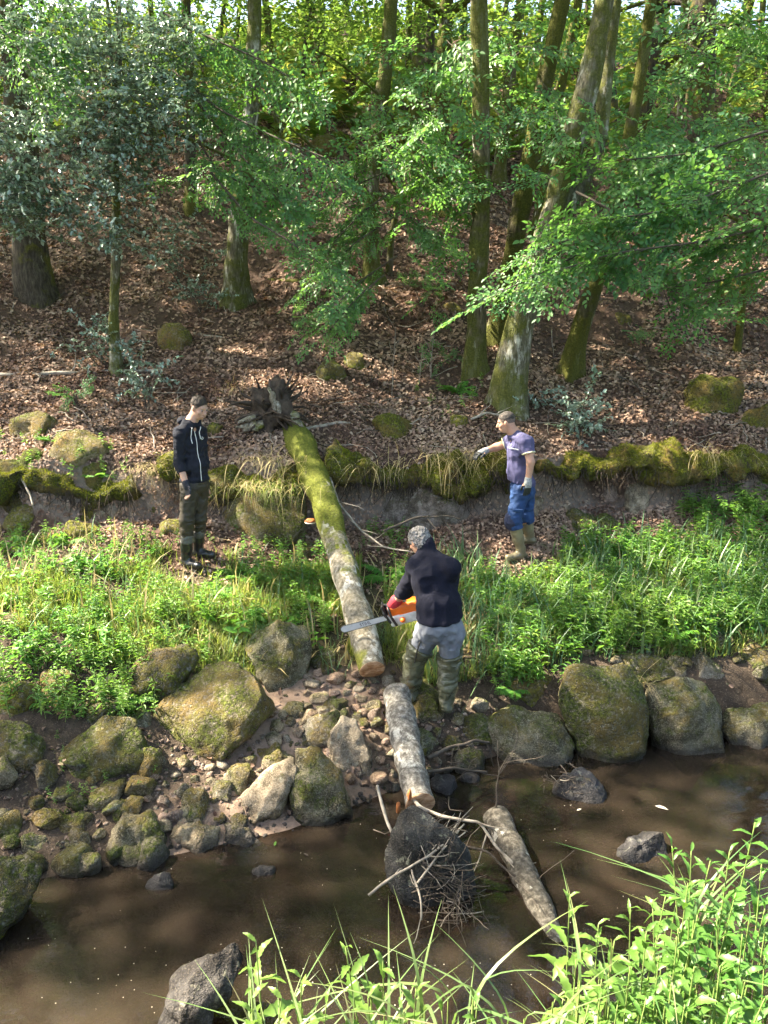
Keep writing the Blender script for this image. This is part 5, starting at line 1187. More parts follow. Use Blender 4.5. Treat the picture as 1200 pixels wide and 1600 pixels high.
# ------------------------------------------------------------------ people: blended solids meshed to one surface
def surface_nets(g, org, h):
    nx, ny, nz = g.shape; ins = g < 0
    c = [ins[i:nx - 1 + i, j:ny - 1 + j, k:nz - 1 + k] for i in (0, 1) for j in (0, 1) for k in (0, 1)]
    any_ = c[0].copy(); all_ = c[0].copy()
    for q in c[1:]: any_ |= q; all_ &= q
    act = any_ & ~all_; I, J, K = np.nonzero(act); n = len(I); idx = np.full(act.shape, -1, np.int64); idx[I, J, K] = np.arange(n)
    acc = np.zeros((n, 3)); cnt = np.zeros(n)
    offs = [(i, j, k) for i in (0, 1) for j in (0, 1) for k in (0, 1)]
    for a in offs:
        for ax in range(3):
            if a[ax] == 1: continue
            b = list(a); b[ax] = 1
            va = g[I + a[0], J + a[1], K + a[2]]; vb = g[I + b[0], J + b[1], K + b[2]]; m = (va < 0) != (vb < 0)
            t = np.where(m, va / np.where(m, va - vb, 1), 0); p = np.array(a, float)[None] + np.eye(3)[ax][None] * t[:, None]
            acc[m] += p[m]; cnt[m] += 1
    V = (np.stack([I, J, K], -1) + acc / cnt[:, None]) * h + org
    F = []
    for ax in range(3):
        o1, o2 = [(1, 2), (2, 0), (0, 1)][ax]
        sl0 = [slice(None)] * 3; sl1 = [slice(None)] * 3; sl0[ax] = slice(0, -1); sl1[ax] = slice(1, None)
        s0, s1 = ins[tuple(sl0)], ins[tuple(sl1)]; E_ = np.argwhere(s0 != s1)
        m = (E_[:, o1] > 0) & (E_[:, o2] > 0) & (E_[:, o1] < act.shape[o1]) & (E_[:, o2] < act.shape[o2]); E_ = E_[m]
        q = []
        for d1, d2 in ((-1, -1), (0, -1), (0, 0), (-1, 0)):
            e = E_.copy(); e[:, o1] += d1; e[:, o2] += d2; q.append(idx[e[:, 0], e[:, 1], e[:, 2]])
        q = np.stack(q, -1); fl = ~s0[E_[:, 0], E_[:, 1], E_[:, 2]]; q[fl] = q[fl][:, ::-1]; F.append(q)
    F = np.concatenate(F); F = F[(F >= 0).all(1)]
    return V, F
class Solid:
    """primitives blended smoothly; cuts take material away"""
    def __init__(s): s.P = []; s.cuts = []
    def cone(s, a, b, ra, rb, k=.02): s.P.append(('c', np.array(a, float), np.array(b, float), ra, rb, k)); return s
    def limb(s, pts, rs, k=.02):
        for i in range(len(pts) - 1): s.cone(pts[i], pts[i + 1], rs[i], rs[i + 1], k)
        return s
    def ell(s, c, r, R=None, k=.02, sub=False): s.P.append(('e', np.array(c, float), np.array(r, float), np.eye(3) if R is None else R, k, sub)); return s
    def box(s, c, hh, rd, R=None, k=.01): s.P.append(('b', np.array(c, float), np.array(hh, float), rd, np.eye(3) if R is None else R, k)); return s
    def cut(s, p, n, near=None): s.cuts.append((np.array(p, float), unit(n), near)); return s
    def mesh(s, h=.008, folds=None, smooth=1):
        lo = np.full(3, 1e9); hi = -lo; bbs = []
        for q in s.P:
            if q[0] == 'c': m = max(q[3], q[4]); l, u = np.minimum(q[1], q[2]) - m, np.maximum(q[1], q[2]) + m
            elif q[0] == 'e': m = q[2].max(); l, u = q[1] - m, q[1] + m
            else: m = np.linalg.norm(q[2]) + q[3]; l, u = q[1] - m, q[1] + m
            bbs.append((l, u)); lo = np.minimum(lo, l); hi = np.maximum(hi, u)
        lo = lo - .05; hi = hi + .05; n = np.ceil((hi - lo) / h).astype(int) + 1; g = np.full(n, .2)
        ax = [lo[i] + np.arange(n[i]) * h for i in range(3)]
        for q, (l, u) in zip(s.P, bbs):
            a = np.maximum(((l - .05 - lo) / h).astype(int), 0); b = np.minimum(((u + .05 - lo) / h).astype(int) + 2, n)
            X_ = np.stack(np.meshgrid(*[ax[i][a[i]:b[i]] for i in range(3)], indexing='ij'), -1)
            sl = tuple(slice(a[i], b[i]) for i in range(3)); k = q[-1] if q[0] != 'e' else q[4]; sub = False
            if q[0] == 'c':
                ba = q[2] - q[1]; L2 = (ba @ ba) + 1e-12; t = np.clip(((X_ - q[1]) @ ba) / L2, 0, 1); d = np.linalg.norm(X_ - q[1] - t[..., None] * ba, axis=-1) - (q[3] + (q[4] - q[3]) * t)
            elif q[0] == 'e':
                y = (X_ - q[1]) @ q[3]; k0 = np.linalg.norm(y / q[2], axis=-1); k1 = np.linalg.norm(y / q[2] ** 2, axis=-1) + 1e-9; d = k0 * (k0 - 1) / k1; sub = q[5]
            else:
                y = np.abs((X_ - q[1]) @ q[4]) - q[2]; d = np.linalg.norm(np.maximum(y, 0), axis=-1) + np.minimum(y.max(-1), 0) - q[3]
            o = g[sl]
            if sub: d = -d; hh = np.clip(.5 - .5 * (d - o) / k, 0, 1); hh = np.clip(.5 + .5 * (d - o) / k, 0, 1); g[sl] = o * (1 - hh) + d * hh + k * hh * (1 - hh)
            else: hh = np.clip(.5 + .5 * (d - o) / k, 0, 1); g[sl] = o * hh + d * (1 - hh) - k * hh * (1 - hh)
        if s.cuts or folds:
            X_ = np.stack(np.meshgrid(*ax, indexing='ij'), -1)
            if folds: g = g + folds(X_)
            for p, nn, near in s.cuts:
                d = (X_ - p) @ nn
                if near: d = np.where(np.linalg.norm(X_ - p, axis=-1) < near, d, -1.)
                g = np.maximum(g, d)
        V, F = surface_nets(g, lo, h)
        for _ in range(smooth):
            e = np.concatenate([F[:, [0, 1]], F[:, [1, 2]], F[:, [2, 3]], F[:, [3, 0]]]); acc = np.zeros_like(V); c = np.zeros(len(V))
            np.add.at(acc, e[:, 0], V[e[:, 1]]); np.add.at(c, e[:, 0], 1); np.add.at(acc, e[:, 1], V[e[:, 0]]); np.add.at(c, e[:, 1], 1); V = .5 * V + .5 * acc / c[:, None]
        return V, F
    def obj(s, name, mat, parent, h=.008, folds=None, smooth=1):
        V, F = s.mesh(h, folds, smooth); return obj(name, V, [F], mat, parent)
def basis(f, up=(0, 0, 1)):
    """columns: side (person's right), forward, up"""
    f = unit(f); s_ = unit(np.cross(f, up)); u_ = np.cross(s_, f); return np.stack([s_, f, u_], -1)
def head_parts(sk, c, B, sc=1.0):
    L = lambda x, y, z: c + B @ (np.array([x, y, z]) * sc); e = lambda p, r, k=.02: sk.ell(L(*p), np.array(r) * sc, B, k)
    e((0, -.012, .035), (.074, .094, .085)); e((0, .022, -.035), (.060, .070, .075), .03); e((0, .045, -.085), (.034, .034, .030), .025)
    e((0, .075, .028), (.052, .020, .014), .015); sk.cone(L(0, .090, .010), L(0, .112, -.030), .010 * sc, .015 * sc, .010); e((0, .100, -.034), (.017, .012, .009), .006)
    e((0, .090, -.062), (.024, .012, .007), .006); e((0, .086, -.072), (.021, .012, .008), .006)
    for sx in (-1, 1):
        e((sx * .031, .092, .002), (.017, .014, .012), .008) if False else None
        sk.ell(L(sx * .031, .096, .005), np.array((.016, .014, .010)) * sc, B, .010, True)
        e((sx * .076, -.005, -.005), (.010, .020, .032), .008); e((sx * .042, .062, -.022), (.020, .018, .018), .02)
    return L
def eyes(parent, L, mw, md):
    S, F = ICO[2]
    for sx in (-1, 1):
        o = obj('eye', S * .0115 + L(sx * .031, .0785, .005), [F], mw, parent); c = L(sx * .031, .084, .004); obj('iris', S * .0075 + c, [F], md, o)
def hand_parts(sd, wr, d, pn, ts, curl=.5, sc=1.0, fat=1.0, thumb_in=0.3):
    """wr wrist, d hand direction, pn palm-facing normal, ts side of the thumb (unit)"""
    d = unit(d); pn = unit(pn - d * np.dot(pn, d)); ts = unit(ts - d * np.dot(ts, d) - pn * np.dot(ts, pn)); B = np.stack([ts, d, pn], -1)
    sd.cone(wr - d * .02, wr + d * .03 * sc, .026 * fat * sc, .026 * fat * sc, .02)
    sd.box(wr + d * .052 * sc, np.array([.030, .036, .006]) * sc, .009 * fat * sc, B, .012)
    for i, (off, ln) in enumerate(((.031, .95), (.011, 1.06), (-.010, 1.0), (-.030, .8))):
        p = wr + (d * .090 + ts * off) * sc; dd = unit(d + ts * off * 1.5); q = [p - d * .01]; a = 0
        for seg, cu in ((.040, .45), (.028, 1.0), (.022, .8)):
            a += curl * cu; q.append(q[-1] + (dd * math.cos(a) + pn * math.sin(a)) * seg * ln * sc)
        sd.limb(q, [.0098 * fat * sc, .0092 * fat * sc, .0086 * fat * sc, .0072 * fat * sc], .004)
    p = wr + (d * .025 + ts * .030) * sc; q = [p, p + unit(ts * .8 + d * .7 + pn * .2) * .038 * sc]; q.append(q[-1] + unit(ts * (.5 - thumb_in) + d * .9 + pn * thumb_in) * .032 * sc); q.append(q[-1] + unit(ts * (.2 - thumb_in) + d + pn * (thumb_in + .2)) * .024 * sc)
    sd.limb(q, [.014 * fat * sc, .0115 * fat * sc, .0105 * fat * sc, .0085 * fat * sc], .008)
def wr_folds(amp, f, seed, stretch=(1, 1, 1)):
    st = np.array(stretch)
    def fn(X_): 
        q = X_[::2, ::2, ::2] * f * st; v = fbm(q, seed, 2); v = np.repeat(np.repeat(np.repeat(v, 2, 0), 2, 1), 2, 2)[:X_.shape[0], :X_.shape[1], :X_.shape[2]]
        return amp * (np.abs(v) * 2 - .6)
    return fn
def skin_mat(name, c):
    s = NT(name); s.col(s.ramp(s.noise(30, 3, .6, s.pos()), [(.35, tuple(k * .85 for k in c)), (.65, c)])); s.par(Roughness=.5); s.b.inputs['Subsurface Weight'].default_value = .12; s.b.inputs['Subsurface Radius'].default_value = (.012, .005, .003); s.b.inputs['Subsurface Scale'].default_value = .5
    return s.m
def cloth(name, c, rough=.85, fs=16, amt=.3, bs=26, bstr=.5, stretch=None): return plain_mat(name, c, rough, .25, 0, fs, amt, bs, bstr, .012, stretch)
MW = plain_mat('eye_white_shaded', (.30, .25, .22), .4); MD = plain_mat('eye_iris', (.03, .02, .015), .15)  # eye whites darkened to the tone of shadowed skin
M['skin'] = skin_mat('skin', (.50, .30, .215)); M['skin2'] = skin_mat('skin_tanned', (.48, .27, .185))
M['hair'] = plain_mat('hair_brown', (.030, .022, .016), .7, .3, 0, 60, .5, 160, .6, .004); M['hair_grey'] = plain_mat('hair_grey', (.17, .16, .15), .75, .3, 0, 45, .75, 70, 1.0, .012)
M['hair_dark'] = plain_mat('hair_cropped', (.045, .038, .033), .8, .3, 0, 50, .5, 200, .5, .003)
def boot(parent, ank, toe, knee_top, r_top, mat, gz, h=.008, sole=None, cuff=None):
    """rubber boot: shaft, foot and sole; toe gives the pointing direction"""
    s = Solid(); d = unit((toe - ank) * [1, 1, 0]); hl = ank * [1, 1, 0] + [0, 0, gz + .045] - d * .045; tp = hl + d * .235
    s.limb([knee_top, knee_top * .5 + ank * .5, ank + [0, 0, .02]], [r_top, r_top * .93, .050], .02); s.cone(ank + [0, 0, .02], hl + d * .04 + [0, 0, .02], .052, .048, .03); s.cone(hl, hl + d * .10, .043, .046, .03); s.cone(hl + d * .08, tp - d * .02 + [0, 0, -.004], .048, .040, .03)
    s.cut([0, 0, gz + .012], (0, 0, -1)); s.cut(knee_top, unit(knee_top - ank))
    o = s.obj('boot', mat, parent, h, wr_folds(.0035, 16, 3), 2)
    s = Solid(); s.cone(hl, hl + d * .1, .046, .048, .02); s.cone(hl + d * .08, tp - d * .02, .050, .042, .02); s.cut([0, 0, gz + .022], (0, 0, 1)); s.cut([0, 0, gz], (0, 0, -1)); s.obj('sole', sole or M['rubber_dark'], o, h, None, 1)
    return o
M['rubber'] = plain_mat('black_rubber', (.016, .017, .017), .28, .5, 0, 6, .5, 30, .12, .01); M['rubber_dark'] = plain_mat('sole_rubber', (.02, .02, .018), .6)
M['rubber_olive'] = plain_mat('olive_rubber', (.17, .145, .085), .35, .5, 0, 7, .35, 18, .3, .02); M['wader'] = plain_mat('wader_rubber', (.085, .087, .052), .24, .5, 0, 9, .3, 9, .7, .05, (1, 1, 2.2))

M['fade'] = plain_mat('hair_clipped', (.135, .100, .082), .8, .2, 0, 90, .45)
def fade(t, L, Hd):
    hs = Solid(); hs.ell(L(0, -.0135, .035), np.array((.0755, .0955, .087)), Hd, .01); hs.ell(L(0, .105, -.03), (.09, .085, .09), Hd, .012, True); hs.cut(L(0, -.05, -.04), Hd @ np.array([0, -.35, -1.])); hs.obj('clipped_hair', M['fade'], t, .006)
def man_hoodie():
    gp = hit(303, 880); y0 = gp[1]; g0 = gp[2]
    J = lambda u, v, dy=0.: at(u, v, y0 + dy)
    t = empty('person', (gp[0], y0, g0), 'standing man in black hoodie and dark waders, looking down at the trunk', 'person')
    ph = math.radians(50); F = np.array([math.sin(ph), -math.cos(ph), 0]); B = basis(F); Hd = basis(unit(F + np.array([.12, 0, -.42])))
    hc = J(311, 637, .0); nk = J(299, 657, .02); ch = J(296, 690, .03); be = J(303, 728, .02); pe = J(304, 757, .02)
    sr, sl = J(281, 674, -.12), J(314, 673, .14); er, el = J(280, 724, -.12), J(318, 722, .22); wr_, wl = J(291, 757, -.20), J(319, 757, .12)
    hr, hl_ = J(297, 762, -.06), J(313, 762, .09); kr, kl = J(292, 812, -.10), J(311, 810, .06); ar, al = J(291, 866, -.06), J(310, 858, .12)
    gzr, gzl = H(ar[0], ar[1]) , H(al[0], al[1])
    ar[2] = gzr + .10; al[2] = gzl + .10
    sk = Solid(); L = head_parts(sk, hc, Hd, .98); sk.cone(hc + Hd @ np.array([0, -.03, -.06]), nk + [0, 0, -.03], .055, .062, .03)
    sk.limb([nk, ch, be, pe], [.055, .085, .085, .09], .03); sk.limb([sr + [0, 0, -.04], er], [.038, .040]); sk.limb([er, wr_], [.042, .029]); sk.limb([sl + [0, 0, -.04], el], [.038, .040]); sk.limb([el, wl], [.043, .029])
    sk.limb([ch + [0, 0, -.03], sr + [0, 0, -.04]], [.06, .035], .02); sk.limb([ch + [0, 0, -.03], sl + [0, 0, -.04]], [.06, .035], .02)
    sk.limb([hr, kr, ar], [.08, .055, .04]); sk.limb([hl_, kl, al], [.08, .055, .04])
    hand_parts(sk, wr_, unit(J(297, 780, -.24) - wr_), B @ np.array([-1., 0, 0]) * -1, F, .55); hand_parts(sk, wl, np.array([0, -.1, -1.]), B @ np.array([-1., 0, 0]), F, .55)
    sk.obj('body', M['skin'], t, .0065); eyes(t, L, MW, MD)
    hs = Solid(); hs.ell(L(0, -.014, .042), np.array((.078, .097, .086)), Hd, .01); hs.ell(L(0, .105, -.002), (.09, .075, .075), Hd, .012, True); hs.cut(L(0, -.02, .028), Hd @ np.array([0, .10, -1.])); hs.obj('hair', M['hair'], t, .006, wr_folds(.005, 60, 4))
    fade(t, L, Hd)
    mh = cloth('hoodie_jersey', (.0125, .014, .021), .9, 20, .3, 20, .45)
    s = Solid(); s.ell(ch + [0, 0, -.03], (.165, .122, .20), B, .04); s.ell(be, (.158, .130, .17), B, .06); s.ell(pe + [0, 0, .06], (.168, .135, .11), B, .05)
    s.limb([nk + [0, 0, -.04], sr + [0, 0, -.02]], [.070, .064], .04); s.limb([nk + [0, 0, -.04], sl + [0, 0, -.02]], [.070, .064], .04)
    ce = er * .55 + wr_ * .45; s.limb([sr + [0, 0, -.02], er], [.066, .056], .03); s.limb([er, ce], [.056, .049], .02); s.limb([sl + [0, 0, -.02], el], [.066, .056], .03); s.limb([el, el * .55 + wl * .45], [.064, .052], .02)
    s.ell(nk + B @ np.array([0, -.085, -.01]), (.115, .065, .055), B, .03); s.limb([nk + B @ np.array([-.085, .0, -.01]), nk + B @ np.array([-.05, .075, -.055])], [.032, .022], .02); s.limb([nk + B @ np.array([.085, .0, -.01]), nk + B @ np.array([.05, .075, -.055])], [.032, .022], .02)
    s.cut(ce, unit(wr_ - er), .09); cl_ = el * .55 + wl * .45; s.cut(cl_, unit(wl - el), .09); s.cut(J(306, 752), (0, 0, -1)); s.ell(nk + [0, 0, .07] + F * .02, (.062, .066, .09), B, .01, True)
    ho = s.obj('hoodie', mh, t, .0085, wr_folds(.010, 11, 7, (1, 1, 1.5)), 2)
    # zip, drawstrings, emblem follow the chest: find the surface along the facing direction
    Vh = np.array([v.co[:] for v in ho.data.vertices]) + world_of(ho)
    def front(side, z, out=.004):
        q = Vh - ch; lx = q @ B[:, 0]; m = (np.abs(lx - side) < .02) & (np.abs(Vh[:, 2] - z) < .02) & (q @ F > 0); f = (q[m] @ F).max() if m.any() else .12
        p = ch + B[:, 0] * side + F * (f + out); p[2] = z; return p
    ml = plain_mat('white_cord', (.68, .68, .66), .7); z1, z0 = nk[2] - .10, J(306, 751)[2] + .012
    zp = [front(.0, z, .002) for z in np.linspace(z1, z0, 14)]; obj('zip', *tube(*resample(zp, np.full(14, .0038), 30), 6, True), ml, ho)
    for sd, dz in ((.055, .165), (-.055, .13)):
        q = [front(sd, z, .006) for z in np.linspace(nk[2] - .06, nk[2] - .06 - dz, 6)]; obj('drawstring', *tube(*resample(q, np.full(6, .0048), 16), 6, True), ml, ho)
    e = front(-.085, nk[2] - .19, .002); mb = MB()
    for dx, dz in ((-.012, 0), (.0, .012), (.012, 0), (0, -.010)): S, Fi = ICO[1]; mb.add(S * [.007, .004, .007] + e + B[:, 0] * dx + [0, 0, dz], Fi)
    mb.obj('emblem', ml, ho)
    mt_ = cloth('wader_trousers', (.040, .034, .024), .55, 14, .15, 16, .4, (1, 1, 2))
    s = Solid(); s.ell(pe, (.165, .125, .13), B, .04); tr, tl = kr * .5 + ar * .5, kl * .5 + al * .5
    s.limb([hr, kr, tr], [.102, .078, .070], .03); s.limb([hl_, kl, tl], [.102, .078, .070], .03); s.cut(tr, unit(tr - kr), .14); s.cut(tl, unit(tl - kl), .14); s.obj('trousers', mt_, t, .0085, wr_folds(.008, 13, 9, (1, 1, 2.0)), 2)
    mc = plain_mat('boot_cuff_grey', (.085, .085, .08), .55, .4, 0, 18, .4)
    for an, kn, tp in ((ar, kr, J(312, 886, -.16)), (al, kl, J(350, 868, .02))):
        top = an + (kn - an) * .50; bo = boot(t, an, tp, top, .066, M['rubber'], H(an[0], an[1]) - .005)
        c = Solid(); c.cone(top * .85 + kn * .15, top * .80 + an * .20, .072, .070); c.cut(top * .80 + an * .20, unit(an - kn)); c.obj('boot_cuff', mc, bo, .008, wr_folds(.006, 20, 2), 1)
    g = Solid(); hand_parts(g, wr_, unit(J(297, 780, -.24) - wr_), B @ np.array([1., 0, 0]), F, .55, 1.0, 1.18); g.cone(wr_ - unit(wr_ - er) * .02, wr_ + unit(wr_ - er) * .01, .035, .033); 
    dd = unit(J(297, 780, -.24) - wr_); g.cut(wr_ + dd * .118, dd); g.obj('glove', plain_mat('black_glove', (.018, .019, .026), .7, .3, 0, 40, .4), t, .006)
    return t
man_hoodie()

def man_purple():
    gp = hit(806, 868); y0 = gp[1]; g0 = gp[2]; J = lambda u, v, dy=0.: at(u, v, y0 + dy)
    t = empty('person', (gp[0], y0, g0), 'man in purple t-shirt and blue work trousers reaching out to the left', 'person')
    F = unit(np.array([-.93, -.05, 0])); B = basis(F); Hd = basis(unit(F + np.array([0, .30, -.25])))
    hc = J(791, 660, .02); nk = J(804, 676, .02); ch = J(811, 703, .02); be = J(812, 735, .02); pe = J(816, 760, .02)
    sl, sr = J(822, 690, -.17), J(797, 691, .20); el, er = J(829, 722, -.24), J(775, 699, .22); wl, wr_ = J(825, 752, -.24), J(757, 705, .14)
    hl_, hr = J(813, 768, -.08), J(822, 768, .10); kl, kr = J(803, 812, -.09), J(822, 810, .10); al, ar = J(814, 858, -.06), J(826, 857, .14)
    al[2] = H(al[0], al[1]) + .10; ar[2] = H(ar[0], ar[1]) + .10
    sk = Solid(); L = head_parts(sk, hc, Hd, .98); sk.cone(hc + Hd @ np.array([0, -.03, -.05]), nk + [0, 0, -.03], .060, .068, .03)
    sk.limb([nk, ch, be, pe], [.06, .085, .09, .09], .03); sk.limb([ch, sl], [.08, .055], .04); sk.limb([ch, sr], [.08, .055], .04)
    sk.limb([sl, el, wl], [.054, .046, .031]); sk.limb([sr, er, wr_], [.054, .046, .031]); sk.limb([hl_, kl, al], [.085, .058, .042]); sk.limb([hr, kr, ar], [.085, .058, .042])
    dl = np.array([.0, .0, -1.]); dr = unit(J(738, 713, .06) - wr_)
    hand_parts(sk, wl, dl, np.array([-.3, 1., 0]), F, .28); hand_parts(sk, wr_, dr, np.array([0, .1, -1.]), np.array([0, -1., 0]), .5)
    sk.obj('body', M['skin2'], t, .0065); eyes(t, L, MW, MD)
    hs = Solid(); hs.ell(L(0, -.014, .040), np.array((.077, .097, .086)), Hd, .01); hs.ell(L(0, .11, -.005), (.09, .075, .075), Hd, .012, True); hs.cut(L(0, -.02, .038), Hd @ np.array([0, .12, -1.])); hs.obj('hair', M['hair_dark'], t, .006, wr_folds(.004, 60, 5))
    fade(t, L, Hd)
    s = Solid(); s.ell(ch + [0, 0, -.01], (.20, .135, .19), B, .04); s.ell(be + F * .008, (.172, .142, .19), B, .06); s.ell(pe + [0, 0, .05], (.175, .146, .13), B, .05)
    s.limb([nk + [0, 0, -.03], sl], [.065, .078], .04); s.limb([nk + [0, 0, -.03], sr], [.065, .078], .04); cl_ = sl * .42 + el * .58; cr_ = sr * .55 + er * .45
    s.limb([sl, sl * .3 + el * .7], [.080, .074], .03); s.limb([sr, sr * .4 + er * .6], [.080, .074], .03); s.cut(cl_, unit(el - sl), .12); s.cut(cr_, unit(er - sr), .12)
    s.cut(J(812, 757, -.1), unit(np.array([-.25, 0, -1.]))); s.ell(nk + [0, 0, .075], (.066, .068, .07), B, .01, True)
    sh = s.obj('t_shirt', cloth('purple_jersey', (.075, .072, .145), .85, 12, .22, 15, .5), t, .0085, wr_folds(.010, 10, 12, (1.4, 1.4, 1)), 2)
    mp = plain_mat('cream_trim', (.70, .64, .42), .7)
    for c_, d_, r_ in ((cl_, unit(el - sl), .076), (cr_, unit(er - sr), .076)):
        p = Solid(); p.cone(c_ - d_ * .012, c_ + d_ * .004, r_ + .003, r_ + .003, .005); p.cut(c_ + d_ * .004, d_); p.cut(c_ - d_ * .012, -d_); p.obj('sleeve_trim', mp, sh, .007, None, 1)
    # chest stripe and small mark on the side seen from the camera
    Vh = np.array([v.co[:] for v in sh.data.vertices]) + world_of(sh)
    def near_surf(p): 
        m = np.hypot(Vh[:, 0] - p[0], Vh[:, 2] - p[2]) < .03; q = Vh[m]; return np.array([p[0], (q[:, 1].min() if len(q) else p[1]) - .003, p[2]])
    q = [near_surf(J(u, 697.5)) for u in (793, 797, 801, 805)]; obj('chest_stripe', *tube(*resample(q, np.full(4, .006), 12), 6, True), plain_mat('white_print', (.75, .74, .72), .7), sh)
    q = [near_surf(J(u, v)) for u, v in ((795.5, 694.5), (797.5, 691.5))]; obj('chest_mark', *tube(q, [.006, .004], 6, True), plain_mat('white_print', (.75, .74, .72), .7), sh)
    mt_ = cloth('blue_work_cloth', (.020, .050, .135), .75, 9, .35, 15, .6, (1, 1, 1.6)); md = cloth('knee_patch_cloth', (.030, .034, .062), .85, 12, .3)
    s = Solid(); s.ell(pe + [0, 0, -.02], (.178, .140, .15), B, .04); tl, tr = kl * .72 + al * .28, kr * .72 + ar * .28
    s.limb([hl_, kl, tl], [.108, .086, .088], .03); s.limb([hr, kr, tr], [.108, .086, .084], .03); s.cut(tl, unit(np.array([.25, 0, -1.])), .2); s.cut(tr, unit(al - kl), .2); tro = s.obj('trousers', mt_, t, .0085, wr_folds(.010, 11, 15, (1, 1, 1.6)), 2)
    p = Solid(); p.ell(kl + F * .035 + [0, 0, -.01], (.088, .075, .115), B, .03); p.obj('knee_patch', md, tro, .008, wr_folds(.008, 14, 4), 1)
    p = Solid(); pc = hl_ * .38 + kl * .62; p.box(pc + [0, -.105, .01], (.055, .006, .012), .006, B if False else None, .01); p.obj('pocket_flap', mt_, tro, .006, None, 1)
    for an, kn, tp in ((al, kl, J(790, 872, -.14)), (ar, kr, J(800, 868, .20))): boot(t, an, tp, an + (kn - an) * .80, .074, M['rubber_olive'], H(an[0], an[1]) - .005, sole=M['rubber_olive'])
    mg = plain_mat('grey_glove_knit', (.30, .30, .29), .85, .3, 0, 60, .4); mk = plain_mat('black_glove_dip', (.020, .022, .022), .55, .4, 0, 40, .4)
    for wq, eq, dq, pn_, ts_, cu in ((wl, el, dl, np.array([-.3, 1., 0]), F, .28), (wr_, er, dr, np.array([0, .1, -1.]), np.array([0, -1., 0]), .5)):
        g = Solid(); hand_parts(g, wq, dq, pn_, ts_, cu, 1.02, 1.22); g.cut(wq + dq * .045, -dq, .3); go = g.obj('glove', mk, t, .006)
        g = Solid(); g.cone(wq - dq * .03, wq + dq * .02, .038, .040, .01); g.box(wq + dq * .05, (.030, .028, .008), .012, np.stack([unit(np.cross(dq, pn_)), dq, unit(pn_)], -1), .02); g.cut(wq + dq * .075, dq); g.obj('glove_cuff', mg, go, .006)
man_purple()

